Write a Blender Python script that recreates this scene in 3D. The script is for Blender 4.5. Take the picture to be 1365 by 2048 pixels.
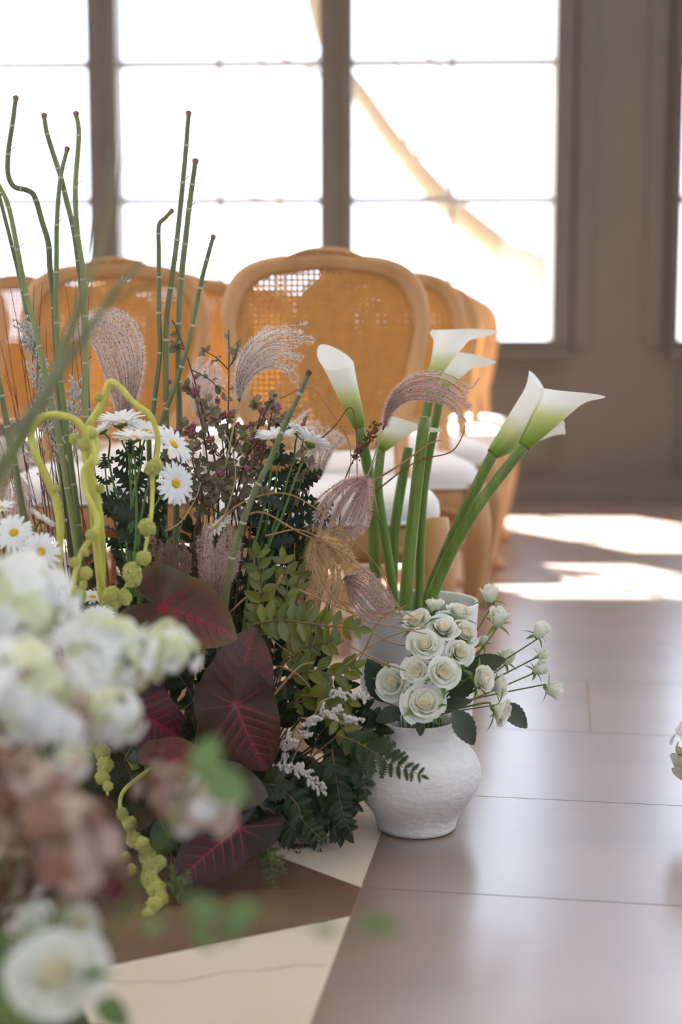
import bpy, math, random
from mathutils import Vector, Matrix, Quaternion, noise
R = math.radians
PI = math.pi
for o in list(bpy.data.objects):
    bpy.data.objects.remove(o)
scene = bpy.context.scene
col = scene.collection
rng = random.Random(7)

# ------------------------------------------------------------------ camera
F = 2844.4            # focal length in pixels of the 1365x2048 frame (50 mm, portrait 36 mm side)
CX, CY, H = 682.5, 1024.0, 0.76
PITCH = math.atan(334 / F)
cam = bpy.data.cameras.new('camera')
cam.lens = 50
cam.sensor_fit = 'VERTICAL'
cam.sensor_height = 36
cam.sensor_width = 24
cam.clip_start = 0.05
cam.dof.use_dof = True
cam.dof.focus_distance = 2.27
cam.dof.aperture_fstop = 2.0
camo = bpy.data.objects.new('camera', cam)
col.objects.link(camo)
camo.location = (0, 0, H)
camo.rotation_euler = (PI / 2 - PITCH, 0, 0)
scene.camera = camo

# ------------------------------------------------------------------ sky, sun, exposure
world = bpy.data.worlds.new('sky')
scene.world = world
world.use_nodes = True
bg = world.node_tree.nodes['Background']
bg.inputs[0].default_value = (0.82, 0.93, 1.13, 1)
bg.inputs[1].default_value = 4.4
sun = bpy.data.lights.new('sun', 'SUN')
sun.energy = 80
sun.angle = R(0.6)
sun.color = (1.0, 0.985, 0.96)
suno = bpy.data.objects.new('sun', sun)
col.objects.link(suno)
_el, _az = R(52), R(-30)       # comes in through the far windows from beyond, a little from the left
_sd = Vector((math.sin(_az) * math.cos(_el), math.cos(_az) * math.cos(_el), math.sin(_el)))
suno.location = _sd * 20
suno.rotation_euler = (-_sd).to_track_quat('-Z', 'Y').to_euler()
vs = scene.view_settings
vs.view_transform = 'Standard'
vs.look = 'None'
vs.exposure = -0.05
vs.gamma = 1.0
vs.use_curve_mapping = False
scene.cycles.use_denoising = True
scene.cycles.max_bounces = 10
scene.cycles.transparent_max_bounces = 24
scene.cycles.sample_clamp_indirect = 8
scene.cycles.caustics_reflective = False
scene.cycles.caustics_refractive = False

# ------------------------------------------------------------------ places
def at(px, py, Y):
    """the world point at depth Y that the pixel looks at"""
    a = (px - CX) / F
    b = (CY - py) / F
    dx, dy, dz = a, math.cos(PITCH) + b * math.sin(PITCH), -math.sin(PITCH) + b * math.cos(PITCH)
    t = Y / dy
    return Vector((dx * t, Y, H + dz * t))

def size(px, Y):
    return px * Y * 1.03 / F

def lin(c):
    return tuple(((v / 12.92) if v <= 0.04045 else ((v + 0.055) / 1.055) ** 2.4) for v in c)

def rgb(r, g, b):
    return lin((r / 255, g / 255, b / 255))

# ------------------------------------------------------------------ materials
MATS = {}
def mat(name, c, rough=0.6, var=0.12, scale=20.0, bump=0.0, bscale=None, trans=0.0, rnd=0.0, attr=False,
        spec=0.5, c2=None, coat=0.0, sheen=0.0, tcol=None, stretch=None, detail=4.0, ior=1.5):
    """procedural surface: base colour varied by noise, optional relief, optional thin-leaf translucency"""
    m = bpy.data.materials.new(name)
    m.use_nodes = True
    nt = m.node_tree
    N, L = nt.nodes, nt.links
    b = N['Principled BSDF']
    b.inputs['Roughness'].default_value = rough
    b.inputs['Specular IOR Level'].default_value = spec
    b.inputs['IOR'].default_value = ior
    if coat:
        b.inputs['Coat Weight'].default_value = coat
        b.inputs['Coat Roughness'].default_value = 0.22
    if sheen:
        b.inputs['Sheen Weight'].default_value = sheen
    tc = N.new('ShaderNodeTexCoord')
    src = tc.outputs['Object']
    if stretch:
        mp = N.new('ShaderNodeMapping')
        mp.inputs['Scale'].default_value = stretch
        L.new(src, mp.inputs[0])
        src = mp.outputs[0]
    nz = N.new('ShaderNodeTexNoise')
    nz.inputs['Scale'].default_value = scale
    nz.inputs['Detail'].default_value = detail
    L.new(src, nz.inputs['Vector'])
    ramp = N.new('ShaderNodeValToRGB')
    lo = tuple(v * (1 - var) for v in c)
    hi = tuple(min(1, v * (1 + var)) for v in (c2 or c))
    ramp.color_ramp.elements[0].position = 0.3
    ramp.color_ramp.elements[1].position = 0.7
    ramp.color_ramp.elements[0].color = (*lo, 1)
    ramp.color_ramp.elements[1].color = (*hi, 1)
    L.new(nz.outputs['Fac'], ramp.inputs[0])
    out = ramp.outputs['Color']
    if attr:
        at_ = N.new('ShaderNodeAttribute')
        at_.attribute_name = 'Col'
        mx = N.new('ShaderNodeMix')
        mx.data_type = 'RGBA'
        mx.blend_type = 'MULTIPLY'
        mx.inputs['Factor'].default_value = 1.0
        L.new(at_.outputs['Color'], mx.inputs['A'])
        L.new(out, mx.inputs['B'])
        out = mx.outputs['Result']
    if rnd:
        oi = N.new('ShaderNodeObjectInfo')
        hs = N.new('ShaderNodeHueSaturation')
        mr = N.new('ShaderNodeMapRange')
        mr.inputs['To Min'].default_value = 1 - rnd
        mr.inputs['To Max'].default_value = 1 + rnd
        L.new(oi.outputs['Random'], mr.inputs['Value'])
        L.new(mr.outputs[0], hs.inputs['Value'])
        mr2 = N.new('ShaderNodeMapRange')
        mr2.inputs['To Min'].default_value = 0.5 + rnd * 0.09
        mr2.inputs['To Max'].default_value = 0.5 - rnd * 0.09
        L.new(oi.outputs['Random'], mr2.inputs['Value'])
        L.new(mr2.outputs[0], hs.inputs['Hue'])
        L.new(out, hs.inputs['Color'])
        out = hs.outputs['Color']
    L.new(out, b.inputs['Base Color'])
    if bump:
        bz = N.new('ShaderNodeTexNoise')
        bz.inputs['Scale'].default_value = bscale or scale * 3
        bz.inputs['Detail'].default_value = 6
        L.new(src, bz.inputs['Vector'])
        bp = N.new('ShaderNodeBump')
        bp.inputs['Strength'].default_value = bump
        bp.inputs['Distance'].default_value = 0.004
        L.new(bz.outputs['Fac'], bp.inputs['Height'])
        L.new(bp.outputs[0], b.inputs['Normal'])
    if trans:
        t = N.new('ShaderNodeBsdfTranslucent')
        if tcol:
            mx2 = N.new('ShaderNodeMix')
            mx2.data_type = 'RGBA'
            mx2.blend_type = 'MULTIPLY'
            mx2.inputs['Factor'].default_value = 1.0
            mx2.inputs['B'].default_value = (*tcol, 1)
            L.new(out, mx2.inputs['A'])
            L.new(mx2.outputs['Result'], t.inputs['Color'])
        else:
            L.new(out, t.inputs['Color'])
        ms = N.new('ShaderNodeMixShader')
        ms.inputs[0].default_value = trans
        L.new(b.outputs[0], ms.inputs[1])
        L.new(t.outputs[0], ms.inputs[2])
        L.new(ms.outputs[0], N['Material Output'].inputs['Surface'])
    MATS[name] = m
    return m

M = MATS
W1 = (1, 1, 1)
mat('wall_paint', rgb(92, 85, 74), 0.6, 0.05, 3, bump=0.05)
mat('trim_paint', rgb(100, 90, 78), 0.5, 0.05, 5)
mat('frame_paint', rgb(86, 77, 67), 0.45, 0.06, 8)
mat('muntin_lead', rgb(150, 146, 140), 0.4, 0.1, 20)
mat('ceiling_paint', rgb(225, 220, 212), 0.8, 0.03, 2)
mat('tile_brown', spec=0.6, ior=3.1, coat=0.5, c=rgb(122, 97, 80), rough=0.34, var=0.07, scale=2.5, c2=rgb(130, 105, 89), bump=0.03, bscale=14, rnd=0.08, stretch=(1, 2.5, 1), detail=8)
mat('tile_dark', spec=0.6, ior=1.7, coat=0.5, c=rgb(116, 88, 70), rough=0.26, var=0.08, scale=3.0, c2=rgb(120, 94, 76), bump=0.03, bscale=14, rnd=0.05, stretch=(1, 2, 1), detail=8)
mat('tile_cream', spec=0.6, ior=1.7, coat=0.5, c=rgb(214, 198, 176), rough=0.28, var=0.05, scale=3.0, c2=rgb(228, 214, 194), bump=0.03, bscale=14, detail=8)
mat('grout', rgb(176, 160, 142), 0.8, 0.1, 60)
mat('crack', rgb(150, 130, 110), 0.8, 0.1, 60)
mat('gravel', rgb(190, 184, 172), 0.9, 0.2, 3, c2=rgb(205, 198, 184))
mat('bark', rgb(128, 108, 88), 0.9, 0.15, 4, bump=0.4)
mat('chair_wood', rgb(182, 132, 80), 0.5, 0.14, 9, c2=rgb(196, 148, 94), bump=0.1, bscale=50, stretch=(1, 1, 0.25))
mat('cane', rgb(206, 156, 84), 0.5, 0.1, 40, trans=0.45, tcol=(1, 0.86, 0.6))
mat('cushion', rgb(236, 232, 226), 0.85, 0.03, 30, bump=0.1, bscale=400, sheen=0.2)
mat('vase_clay', rgb(226, 221, 214), 0.75, 0.06, 12, c2=rgb(236, 232, 226), bump=0.6, bscale=70, stretch=(1, 1, 2.2))
mat('vase_glaze', rgb(226, 226, 224), 0.45, 0.03, 6)
mat('petal_white', rgb(246, 246, 244), 0.6, 0.02, 30, trans=0.32)
mat('petal_rose', W1, 0.6, 0.03, 30, trans=0.3, attr=True)
mat('spathe', W1, 0.42, 0.03, 12, trans=0.4, attr=True)
mat('spadix', rgb(222, 190, 70), 0.8, 0.2, 200, bump=0.5, bscale=500)
mat('calla_stem', rgb(104, 130, 50), 0.35, 0.12, 10, c2=rgb(126, 150, 68), stretch=(6, 6, 0.6), trans=0.12)
mat('rose_stem', rgb(104, 124, 56), 0.5, 0.15, 40, trans=0.1)
mat('sepal', rgb(112, 140, 62), 0.5, 0.15, 60, trans=0.3, rnd=0.1)
mat('rose_leaf', rgb(52, 62, 40), 0.42, 0.2, 40, trans=0.22, rnd=0.15, tcol=(1.3, 1.5, 0.6), bump=0.2, bscale=25)
mat('leaf_green', rgb(108, 114, 44), 0.34, 0.16, 40, trans=0.3, rnd=0.28, tcol=(1.35, 1.5, 0.5))
mat('leaf_dark', rgb(42, 52, 20), 0.45, 0.2, 40, trans=0.22, rnd=0.3, tcol=(1.3, 1.5, 0.6))
mat('leaf_glossy', rgb(48, 68, 32), 0.2, 0.15, 40, trans=0.15, rnd=0.2, coat=0.4)
mat('daisy_leaf', rgb(38, 50, 24), 0.6, 0.2, 40, trans=0.2, rnd=0.2)
mat('fern', rgb(48, 62, 22), 0.5, 0.16, 40, trans=0.25, rnd=0.15, tcol=(1.2, 1.5, 0.7))
mat('fern_light', rgb(88, 104, 46), 0.45, 0.16, 40, trans=0.3, rnd=0.2)
mat('twig', rgb(92, 66, 46), 0.8, 0.2, 80)
mat('sprig_stem', rgb(110, 90, 56), 0.7, 0.2, 60)
mat('daisy_stem', rgb(96, 128, 60), 0.5, 0.12, 40, trans=0.1)
mat('daisy_disc', rgb(214, 168, 36), 0.8, 0.25, 12, bump=0.4, bscale=12)
mat('horsetail', rgb(104, 110, 68), 0.5, 0.14, 12, c2=rgb(122, 126, 80), rnd=0.12, bump=0.25, bscale=300, stretch=(8, 8, 0.5))
mat('horsetail_olive', rgb(122, 136, 76), 0.5, 0.14, 12, c2=rgb(136, 142, 86), rnd=0.1, bump=0.25, bscale=300, stretch=(8, 8, 0.5))
mat('node_pale', rgb(176, 170, 140), 0.7, 0.25, 200)
mat('node_brown', rgb(134, 114, 98), 0.8, 0.25, 200)
mat('plume_mauve', rgb(246, 230, 220), 0.8, 0.1, 30, trans=0.6, rnd=0.08)
mat('plume_dusk', rgb(230, 204, 192), 0.8, 0.12, 30, trans=0.55, rnd=0.08)
mat('plume_tan', rgb(238, 210, 160), 0.8, 0.12, 30, trans=0.55, rnd=0.08)
mat('plume_brown', rgb(186, 154, 132), 0.8, 0.12, 30, trans=0.4, rnd=0.08)
mat('plume_pale', rgb(242, 230, 220), 0.8, 0.1, 30, trans=0.6, rnd=0.08)
mat('awn', rgb(128, 92, 84), 0.8, 0.15, 30, trans=0.2)
mat('plume_stalk', rgb(176, 168, 120), 0.6, 0.12, 30)
mat('straw', rgb(176, 138, 90), 0.6, 0.2, 30, trans=0.2, rnd=0.12)
mat('straw_red', rgb(142, 88, 56), 0.7, 0.2, 30, trans=0.15, rnd=0.15)
mat('straw_pale', rgb(190, 176, 130), 0.6, 0.15, 30, trans=0.2, rnd=0.1)
mat('amaranth_stem', rgb(204, 200, 80), 0.45, 0.12, 14, c2=rgb(220, 216, 112), trans=0.2, stretch=(4, 4, 1))
mat('amaranth_tassel', rgb(222, 220, 136), 0.85, 0.12, 8, trans=0.35)
mat('berry', rgb(128, 62, 72), 0.5, 0.3, 90, c2=rgb(158, 96, 104), rnd=0.2)
mat('berry_leaf', rgb(136, 124, 98), 0.6, 0.2, 60, trans=0.3, rnd=0.25)
mat('seedhead', rgb(112, 78, 46), 0.8, 0.3, 150, bump=0.6)
mat('statice', rgb(232, 226, 218), 0.8, 0.08, 90, trans=0.25)
mat('caladium', W1, 0.42, 0.15, 60, trans=0.3, attr=True, tcol=(1.1, 0.9, 0.6), bump=0.2, bscale=90)
mat('leaf_vein', rgb(178, 84, 96), 0.5, 0.1, 60, trans=0.2)
mat('leaf_vein_red', rgb(182, 34, 60), 0.5, 0.1, 60, trans=0.2)
mat('leaf_vein_dull', rgb(128, 78, 64), 0.5, 0.1, 60, trans=0.2)
mat('moss', rgb(46, 46, 26), 0.95, 0.4, 30, bump=1.0, bscale=120)
mat('moss_brown', rgb(78, 60, 36), 0.95, 0.4, 60, bump=1.0, bscale=160)
mat('hydrangea_white', rgb(250, 250, 247), 0.65, 0.05, 20, trans=0.45, rnd=0.05)
mat('hydrangea_lime', rgb(230, 234, 196), 0.65, 0.08, 20, trans=0.45, rnd=0.1)
mat('hydrangea_pink', rgb(202, 178, 162), 0.7, 0.12, 20, trans=0.3, rnd=0.1)
mat('hydrangea_rust', rgb(150, 112, 88), 0.7, 0.15, 20, trans=0.3, rnd=0.15)
mat('maroon', rgb(92, 32, 40), 0.6, 0.2, 40, trans=0.2)
mat('fg_leaf', rgb(108, 134, 78), 0.5, 0.1, 30, trans=0.35, rnd=0.15)
mat('bud_lime', rgb(222, 226, 168), 0.6, 0.06, 30, trans=0.3)
mat('butter', rgb(226, 200, 60), 0.6, 0.1, 40, trans=0.4)

def glass():
    m = bpy.data.materials.new('window_glass')
    m.use_nodes = True
    N, L = m.node_tree.nodes, m.node_tree.links
    N.remove(N['Principled BSDF'])
    t = N.new('ShaderNodeBsdfTransparent')
    t.inputs[0].default_value = (0.97, 0.98, 0.98, 1)
    g = N.new('ShaderNodeBsdfGlossy')
    g.inputs['Roughness'].default_value = 0.02
    mx = N.new('ShaderNodeMixShader')
    mx.inputs[0].default_value = 0.05
    L.new(t.outputs[0], mx.inputs[1])
    L.new(g.outputs[0], mx.inputs[2])
    L.new(mx.outputs[0], N['Material Output'].inputs['Surface'])
    MATS['glass'] = m
glass()

# ------------------------------------------------------------------ mesh builders
class MB:
    def __init__(s):
        s.v, s.f, s.c = [], [], []
    def add(s, vs_, fs_, c=None):
        o = len(s.v)
        s.v += [tuple(v) for v in vs_]
        s.f += [tuple(i + o for i in f) for f in fs_]
        if c is not None:
            s.c += list(c)
        return s
    def box(s, x0, x1, y0, y1, z0, z1):
        return s.add([(x0, y0, z0), (x1, y0, z0), (x1, y1, z0), (x0, y1, z0), (x0, y0, z1), (x1, y0, z1), (x1, y1, z1), (x0, y1, z1)],
                     [(3, 2, 1, 0), (4, 5, 6, 7), (0, 1, 5, 4), (1, 2, 6, 5), (2, 3, 7, 6), (3, 0, 4, 7)])
    def tube(s, pts, rad, n=8, caps=True, closed=False, flat=1.0):
        pts = [Vector(p) for p in pts]
        k = len(pts)
        if not isinstance(rad, (list, tuple)):
            rad = [rad] * k
        up = None
        vs_, fs_ = [], []
        for i, p in enumerate(pts):
            if closed:
                t = pts[(i + 1) % k] - pts[i - 1]
            else:
                t = pts[min(i + 1, k - 1)] - pts[max(i - 1, 0)]
            if t.length < 1e-9:
                t = Vector((0, 0, 1))
            t.normalize()
            if up is None:
                up = Vector((0, -1, 0)) if abs(t.y) < 0.9 else Vector((1, 0, 0))
            a = up - t * up.dot(t)
            if a.length < 1e-6:
                a = t.orthogonal()
            a.normalize()
            up = a
            b = t.cross(a)
            for j in range(n):
                w = 2 * PI * j / n
                vs_.append(p + (a * math.cos(w) * flat + b * math.sin(w)) * rad[i])
        m = k if closed else k - 1
        for i in range(m):
            i2 = (i + 1) % k
            for j in range(n):
                j2 = (j + 1) % n
                fs_.append((i * n + j, i * n + j2, i2 * n + j2, i2 * n + j))
        if caps and not closed:
            fs_.append(tuple(range(n - 1, -1, -1)))
            fs_.append(tuple((k - 1) * n + j for j in range(n)))
        return s.add(vs_, fs_)
    def lathe(s, prof, n=32, cap0=True, cap1=False, wob=0.0):
        vs_, fs_ = [], []
        for i, (r, z) in enumerate(prof):
            for j in range(n):
                w = 2 * PI * j / n
                q = r * (1 + wob * noise.noise(Vector((math.cos(w) * 1.5, math.sin(w) * 1.5, z * 12))))
                vs_.append((q * math.cos(w), q * math.sin(w), z))
        for i in range(len(prof) - 1):
            for j in range(n):
                j2 = (j + 1) % n
                fs_.append((i * n + j, i * n + j2, (i + 1) * n + j2, (i + 1) * n + j))
        if cap0:
            fs_.append(tuple(range(n - 1, -1, -1)))
        if cap1:
            fs_.append(tuple((len(prof) - 1) * n + j for j in range(n)))
        return s.add(vs_, fs_)
    def grid(s, fn, nu, nv, cf=None):
        vs_, fs_, cs = [], [], []
        for j in range(nv + 1):
            for i in range(nu + 1):
                u, v = i / nu, j / nv
                vs_.append(fn(u, v))
                if cf:
                    cs.append(cf(u, v))
        for j in range(nv):
            for i in range(nu):
                a = j * (nu + 1) + i
                fs_.append((a, a + 1, a + nu + 2, a + nu + 1))
        return s.add(vs_, fs_, cs if cf else None)
    def ball(s, c, r, n=8, m=6, sq=(1, 1, 1)):
        c = Vector(c)
        vs_ = [c + Vector((0, 0, -r * sq[2]))]
        for i in range(1, m):
            a = PI * i / m - PI / 2
            for j in range(n):
                w = 2 * PI * j / n
                vs_.append(c + Vector((r * math.cos(a) * math.cos(w) * sq[0], r * math.cos(a) * math.sin(w) * sq[1], r * math.sin(a) * sq[2])))
        vs_.append(c + Vector((0, 0, r * sq[2])))
        fs_ = [(0, 1 + (j + 1) % n, 1 + j) for j in range(n)]
        for i in range(m - 2):
            for j in range(n):
                j2 = (j + 1) % n
                fs_.append((1 + i * n + j, 1 + i * n + j2, 1 + (i + 1) * n + j2, 1 + (i + 1) * n + j))
        t = len(vs_) - 1
        fs_ += [(t, 1 + (m - 2) * n + j, 1 + (m - 2) * n + (j + 1) % n) for j in range(n)]
        return s.add(vs_, fs_)
    def mesh(s, name, material, smooth=True, split=None, material2=None):
        me = bpy.data.meshes.new(name)
        me.from_pydata(s.v, [], s.f)
        if smooth:
            me.polygons.foreach_set('use_smooth', [True] * len(me.polygons))
        if s.c:
            ca = me.color_attributes.new('Col', 'FLOAT_COLOR', 'POINT')
            flat = []
            for c in s.c:
                flat += [c[0], c[1], c[2], 1.0]
            ca.data.foreach_set('color', flat)
        me.materials.append(M[material] if isinstance(material, str) else material)
        if split is not None:
            me.materials.append(M[material2])
            me.polygons.foreach_set('material_index', [1 if i < split else 0 for i in range(len(me.polygons))])
        me.update()
        return me

WM = {}
def put(name, me, parent=None, mw=None, kind=None, label=None):
    """one object; mw is its place in the world, whatever its parent"""
    o = bpy.data.objects.new(name, me)
    col.objects.link(o)
    mw = mw or Matrix.Identity(4)
    if parent is not None:
        o.parent = parent
        o.matrix_local = WM[parent.name].inverted() @ mw
    else:
        o.matrix_local = mw
    WM[o.name] = mw.copy()
    if kind:
        o['kind'] = kind
    if label:
        o['label'] = label
    return o

def thing(name, loc, label, cat, group=None, rz=0.0, me=None):
    o = put(name, me, None, Matrix.Translation(loc) @ Matrix.Rotation(rz, 4, 'Z'))
    o['label'] = label
    o['category'] = cat
    if group:
        o['group'] = group
    return o

def copy_thing(src, mw, label=None, group=None):
    """a copy of a thing with copies of its parts and sub-parts"""
    o = src.copy()
    col.objects.link(o)
    o.matrix_local = mw
    WM[o.name] = mw.copy()
    if label:
        o['label'] = label
    if group:
        o['group'] = group
    for c in src.children:
        d = c.copy()
        col.objects.link(d)
        d.parent = o
        for e in c.children:
            g = e.copy()
            col.objects.link(g)
            g.parent = d
    return o

def T(p):
    return Matrix.Translation(p)

def aim(p, d, roll=0.0, s=1.0):
    """at p, local +Z along d"""
    q = Vector(d).normalized().to_track_quat('Z', 'Y')
    return Matrix.Translation(p) @ q.to_matrix().to_4x4() @ Matrix.Rotation(roll, 4, 'Z') @ Matrix.Scale(s, 4)

def smooth(pts, n=6):
    """Catmull-Rom through the points"""
    pts = [Vector(p) for p in pts]
    if len(pts) < 3:
        return [pts[0].lerp(pts[-1], i / n) for i in range(n + 1)]
    P = [pts[0] * 2 - pts[1]] + pts + [pts[-1] * 2 - pts[-2]]
    out = []
    for i in range(1, len(P) - 2):
        a, b, c, d = P[i - 1], P[i], P[i + 1], P[i + 2]
        for k in range(n):
            t = k / n
            out.append(0.5 * ((2 * b) + (c - a) * t + (2 * a - 5 * b + 4 * c - d) * t * t + (3 * b - a - 3 * c + d) * t ** 3))
    out.append(pts[-1])
    return out

def path(pxs, Y0, Y1=None, n=6):
    """pixel waypoints laid from depth Y0 to Y1, smoothed"""
    Y1 = Y0 if Y1 is None else Y1
    k = max(1, len(pxs) - 1)
    return smooth([at(x, y, Y0 + (Y1 - Y0) * i / k) for i, (x, y) in enumerate(pxs)], n)

def taper(n, a, b, p=1.0):
    return [a + (b - a) * (i / max(1, n - 1)) ** p for i in range(n)]

def along(pts, t):
    """point and tangent at fraction t of a polyline"""
    ls = [(pts[i + 1] - pts[i]).length for i in range(len(pts) - 1)]
    tot = sum(ls)
    g = t * tot
    for i, l in enumerate(ls):
        if g <= l or i == len(ls) - 1:
            f = g / l if l > 1e-9 else 0
            return pts[i].lerp(pts[i + 1], min(1, max(0, f))), (pts[i + 1] - pts[i]).normalized()
        g -= l

# ================================================================== THE ROOM
YAW = R(8.8)
FO = Vector((0.029, 1.931, 0))                       # a corner of the floor pattern
FR = Vector((math.cos(YAW), -math.sin(YAW), 0))      # across the aisle
FD = Vector((math.sin(YAW), math.cos(YAW), 0))       # along the aisle
def fl(u, v, z=0.0):
    return FO + FR * u + FD * v + Vector((0, 0, z))

XL, XR, YB, YW, ZC = -4.6, 4.2, -3.5, 6.86, 4.9
floor_o = put('floor', MB().box(XL - .3, XR + .3, YB, YW + .6, -0.06, -0.0022).mesh('floor', 'grout', False), kind='structure')

def tile(poly, material, gap=0.0013):
    """a thin stone slab of its own; the joint round it stays open"""
    c = sum((Vector((p[0], p[1])) for p in poly), Vector((0, 0))) / len(poly)
    k = len(poly)
    ins = []
    for i in range(k):                                # inset every edge by gap
        a, b, d = (Vector(poly[i - 1]), Vector(poly[i]), Vector(poly[(i + 1) % k]))
        e1, e2 = (b - a).normalized(), (d - b).normalized()
        n1, n2 = Vector((-e1.y, e1.x)), Vector((-e2.y, e2.x))
        m = (n1 + n2)
        m = m / max(0.25, m.dot(n1))
        if m.dot(c - b) < 0:
            m = -m
        ins.append(b + m * gap)
    cw = fl(c.x, c.y)
    tops = [fl(p.x, p.y, 0.0) - cw for p in ins]
    bots = [Vector((p.x, p.y, -0.02)) for p in tops]
    mb = MB().add(tops + bots, [tuple(range(k)), tuple(range(2 * k - 1, k - 1, -1))] + [((i + 1) % k, i, k + i, k + (i + 1) % k) for i in range(k)])
    me = mb.mesh('tile', material, False)
    if me.polygons[0].normal.z < 0:
        me.flip_normals()
    return put('tile', me, floor_o, T(cw))

TD, TW = 0.4355, 0.87
for row in range(-4, 12):
    v0, v1 = row * TD, (row + 1) * TD
    off = 0.335 if row % 4 == 2 else (0.62 if row % 2 == 0 else 0.80)
    us = [0.0] + [off + TW * i for i in range(0, 5)]
    for a, b in zip(us[:-1], us[1:]):
        if a < 3.2:
            tile([(a, v0), (b, v0), (b, v1), (a, v1)], 'tile_brown')
PER, BASE, DEEP = 2 * TD, 0.77, 0.53
crack_tile = None
for k in range(-2, 6):
    v = k * PER
    t_ = tile([(0, v), (0, v + BASE), (-DEEP, v + BASE / 2)], 'tile_cream')
    if k == -1:
        crack_tile = t_
    tile([(0, v + BASE), (0, v + PER), (-DEEP, v + PER + BASE / 2), (-DEEP, v + BASE / 2)], 'tile_dark')
for row in range(-4, 12):
    v0, v1 = row * TD, (row + 1) * TD
    for i in range(4):
        a = -DEEP - TW * i
        tile([(a - TW, v0), (a, v0), (a, v1), (a - TW, v1)], 'tile_brown')
# the hairline crack across the cream slab nearest the camera
cr = [(205, 1962), (250, 1965), (300, 1964), (355, 1965), (410, 1953), (450, 1944), (510, 1943), (560, 1936), (600, 1930), (650, 1932)]
def onfloor(px, py):
    a = (px - CX) / F
    b = (CY - py) / F
    dz = -math.sin(PITCH) + b * math.cos(PITCH)
    t = -H / dz
    return Vector((a * t, (math.cos(PITCH) + b * math.sin(PITCH)) * t, 0))
cp = [onfloor(*p) for p in cr]
put('crack', MB().add([p + Vector((0, -.0011 - .0006 * math.sin(i * 2), .0003)) for i, p in enumerate(cp)] + [p + Vector((0, .0011, .0003)) for p in cp],
    [(i, i + 1, len(cp) + i + 1, len(cp) + i) for i in range(len(cp) - 1)]).mesh('crack', 'crack', False), crack_tile)

# ---- far wall with tall windows
WR = T((0.4, YW, 0)) @ Matrix.Rotation(R(-2.0), 4, 'Z') @ T((-0.4, 0, 0))
def wbox(mb, x0, x1, z0, z1, y0=0.0, y1=0.25):
    return mb.box(x0, x1, y0, y1, z0, z1)
SILL, HEAD = 0.745, 4.30
G1 = (-4.55, 1.05)      # the big window group
G2 = (1.545, 4.1)        # the next window, beyond the pier
wm = MB()
wbox(wm, XL - .4, XR + .4, -0.05, SILL)
wbox(wm, XL - .4, XR + .4, HEAD, ZC + .1)
wbox(wm, G1[1], G2[0], SILL, HEAD)
wbox(wm, XL - .4, G1[0], SILL, HEAD)
wbox(wm, G2[1], XR + .4, SILL, HEAD)
put('wall_far', wm.mesh('wall_far', 'wall_paint', False), None, WR, 'structure')
bb = put('baseboard_far', MB().box(XL, XR, -0.022, 0, 0, 0.11).box(XL, XR, -0.03, 0, 0, 0.03).mesh('baseboard_far', 'trim_paint', False), None, WR, 'structure')
n = 0
for x0, x1, z0, z1 in [(1.10, 1.19, SILL, HEAD), (1.44, 1.53, SILL, HEAD)]:
    n += 1
    put('trim_%d' % n, MB().box(x0, x1, -0.012, 0, z0, z1).mesh('trim', 'wall_paint', False), None, WR, 'structure')
for x0, x1 in [(-4.4, -2.3), (-2.2, -0.05), (0.05, 1.06), (1.62, 4.0)]:
    n += 1
    put('trim_%d' % n, MB().box(x0, x1, -0.016, 0, 0.17, 0.20).box(x0, x1, -0.016, 0, 0.60, 0.63).box(x0, x0 + .03, -0.016, 0, .2, .6).box(x1 - .03, x1, -0.016, 0, .2, .6).mesh('trim', 'wall_paint', False), None, WR, 'structure')

def window(idx, x0, x1, wl, wr):
    """a tall light: frame, transom, lead bars, panes; wl / wr widths of the posts at its sides"""
    fr = MB()
    fr.box(x0 - wl, x0, -0.05, 0.14, SILL - .02, HEAD)
    fr.box(x0 - wl * .25, x0 + .012, -0.075, 0.10, SILL, HEAD)
    if wr:
        fr.box(x1, x1 + wr, -0.05, 0.14, SILL - .02, HEAD)
    fr.box(x0, x1, -0.05, 0.14, SILL - .02, SILL + .04)
    fr.box(x0 - wl, x1 + wr, -0.085, 0.0, SILL - .045, SILL - .012)
    fr.box(x0, x1, -0.05, 0.14, 2.66, 2.86)
    fr.box(x0, x1, -0.05, 0.14, HEAD - .05, HEAD)
    w = put('window_%d' % idx, fr.mesh('window_frame', 'frame_paint', False), None, WR, 'structure')
    zs = [SILL + .04, 1.443, 2.08, 2.66]
    zu = [2.86, 3.36, 3.85, HEAD - .05]
    xm = (x0 + x1) / 2
    for za, zb in list(zip(zs[:-1], zs[1:])) + list(zip(zu[:-1], zu[1:])):
        for a, b in ((x0, xm), (xm, x1)):
            put('pane', MB().box(a + .006, b - .006, 0.045, 0.049, za + .006, zb - .006).mesh('pane', 'glass', False), w, WR)
    for z in (zs[1], zs[2], zu[1], zu[2]):
        put('lead_bar', MB().box(x0, x1, 0.036, 0.058, z - .018, z + .018).mesh('lead_bar', 'muntin_lead', False), w, WR)
    for za, zb in ((zs[0], zs[3]), (zu[0], zu[3])):
        put('lead_bar', MB().box(xm - .012, xm + .012, 0.034, 0.060, za, zb).mesh('lead_bar', 'muntin_lead', False), w, WR)
LIGHTS = [(0.045, 1.00, .145, .085), (-1.06, -0.10, .135, 0), (-2.155, -1.195, .135, 0), (-3.25, -2.29, .135, 0), (-4.345, -3.385, .135, 0), (1.58, 2.535, .035, 0), (2.68, 3.7, .145, .1)]
for i, a in enumerate(LIGHTS):
    window(i + 1, *a)

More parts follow.
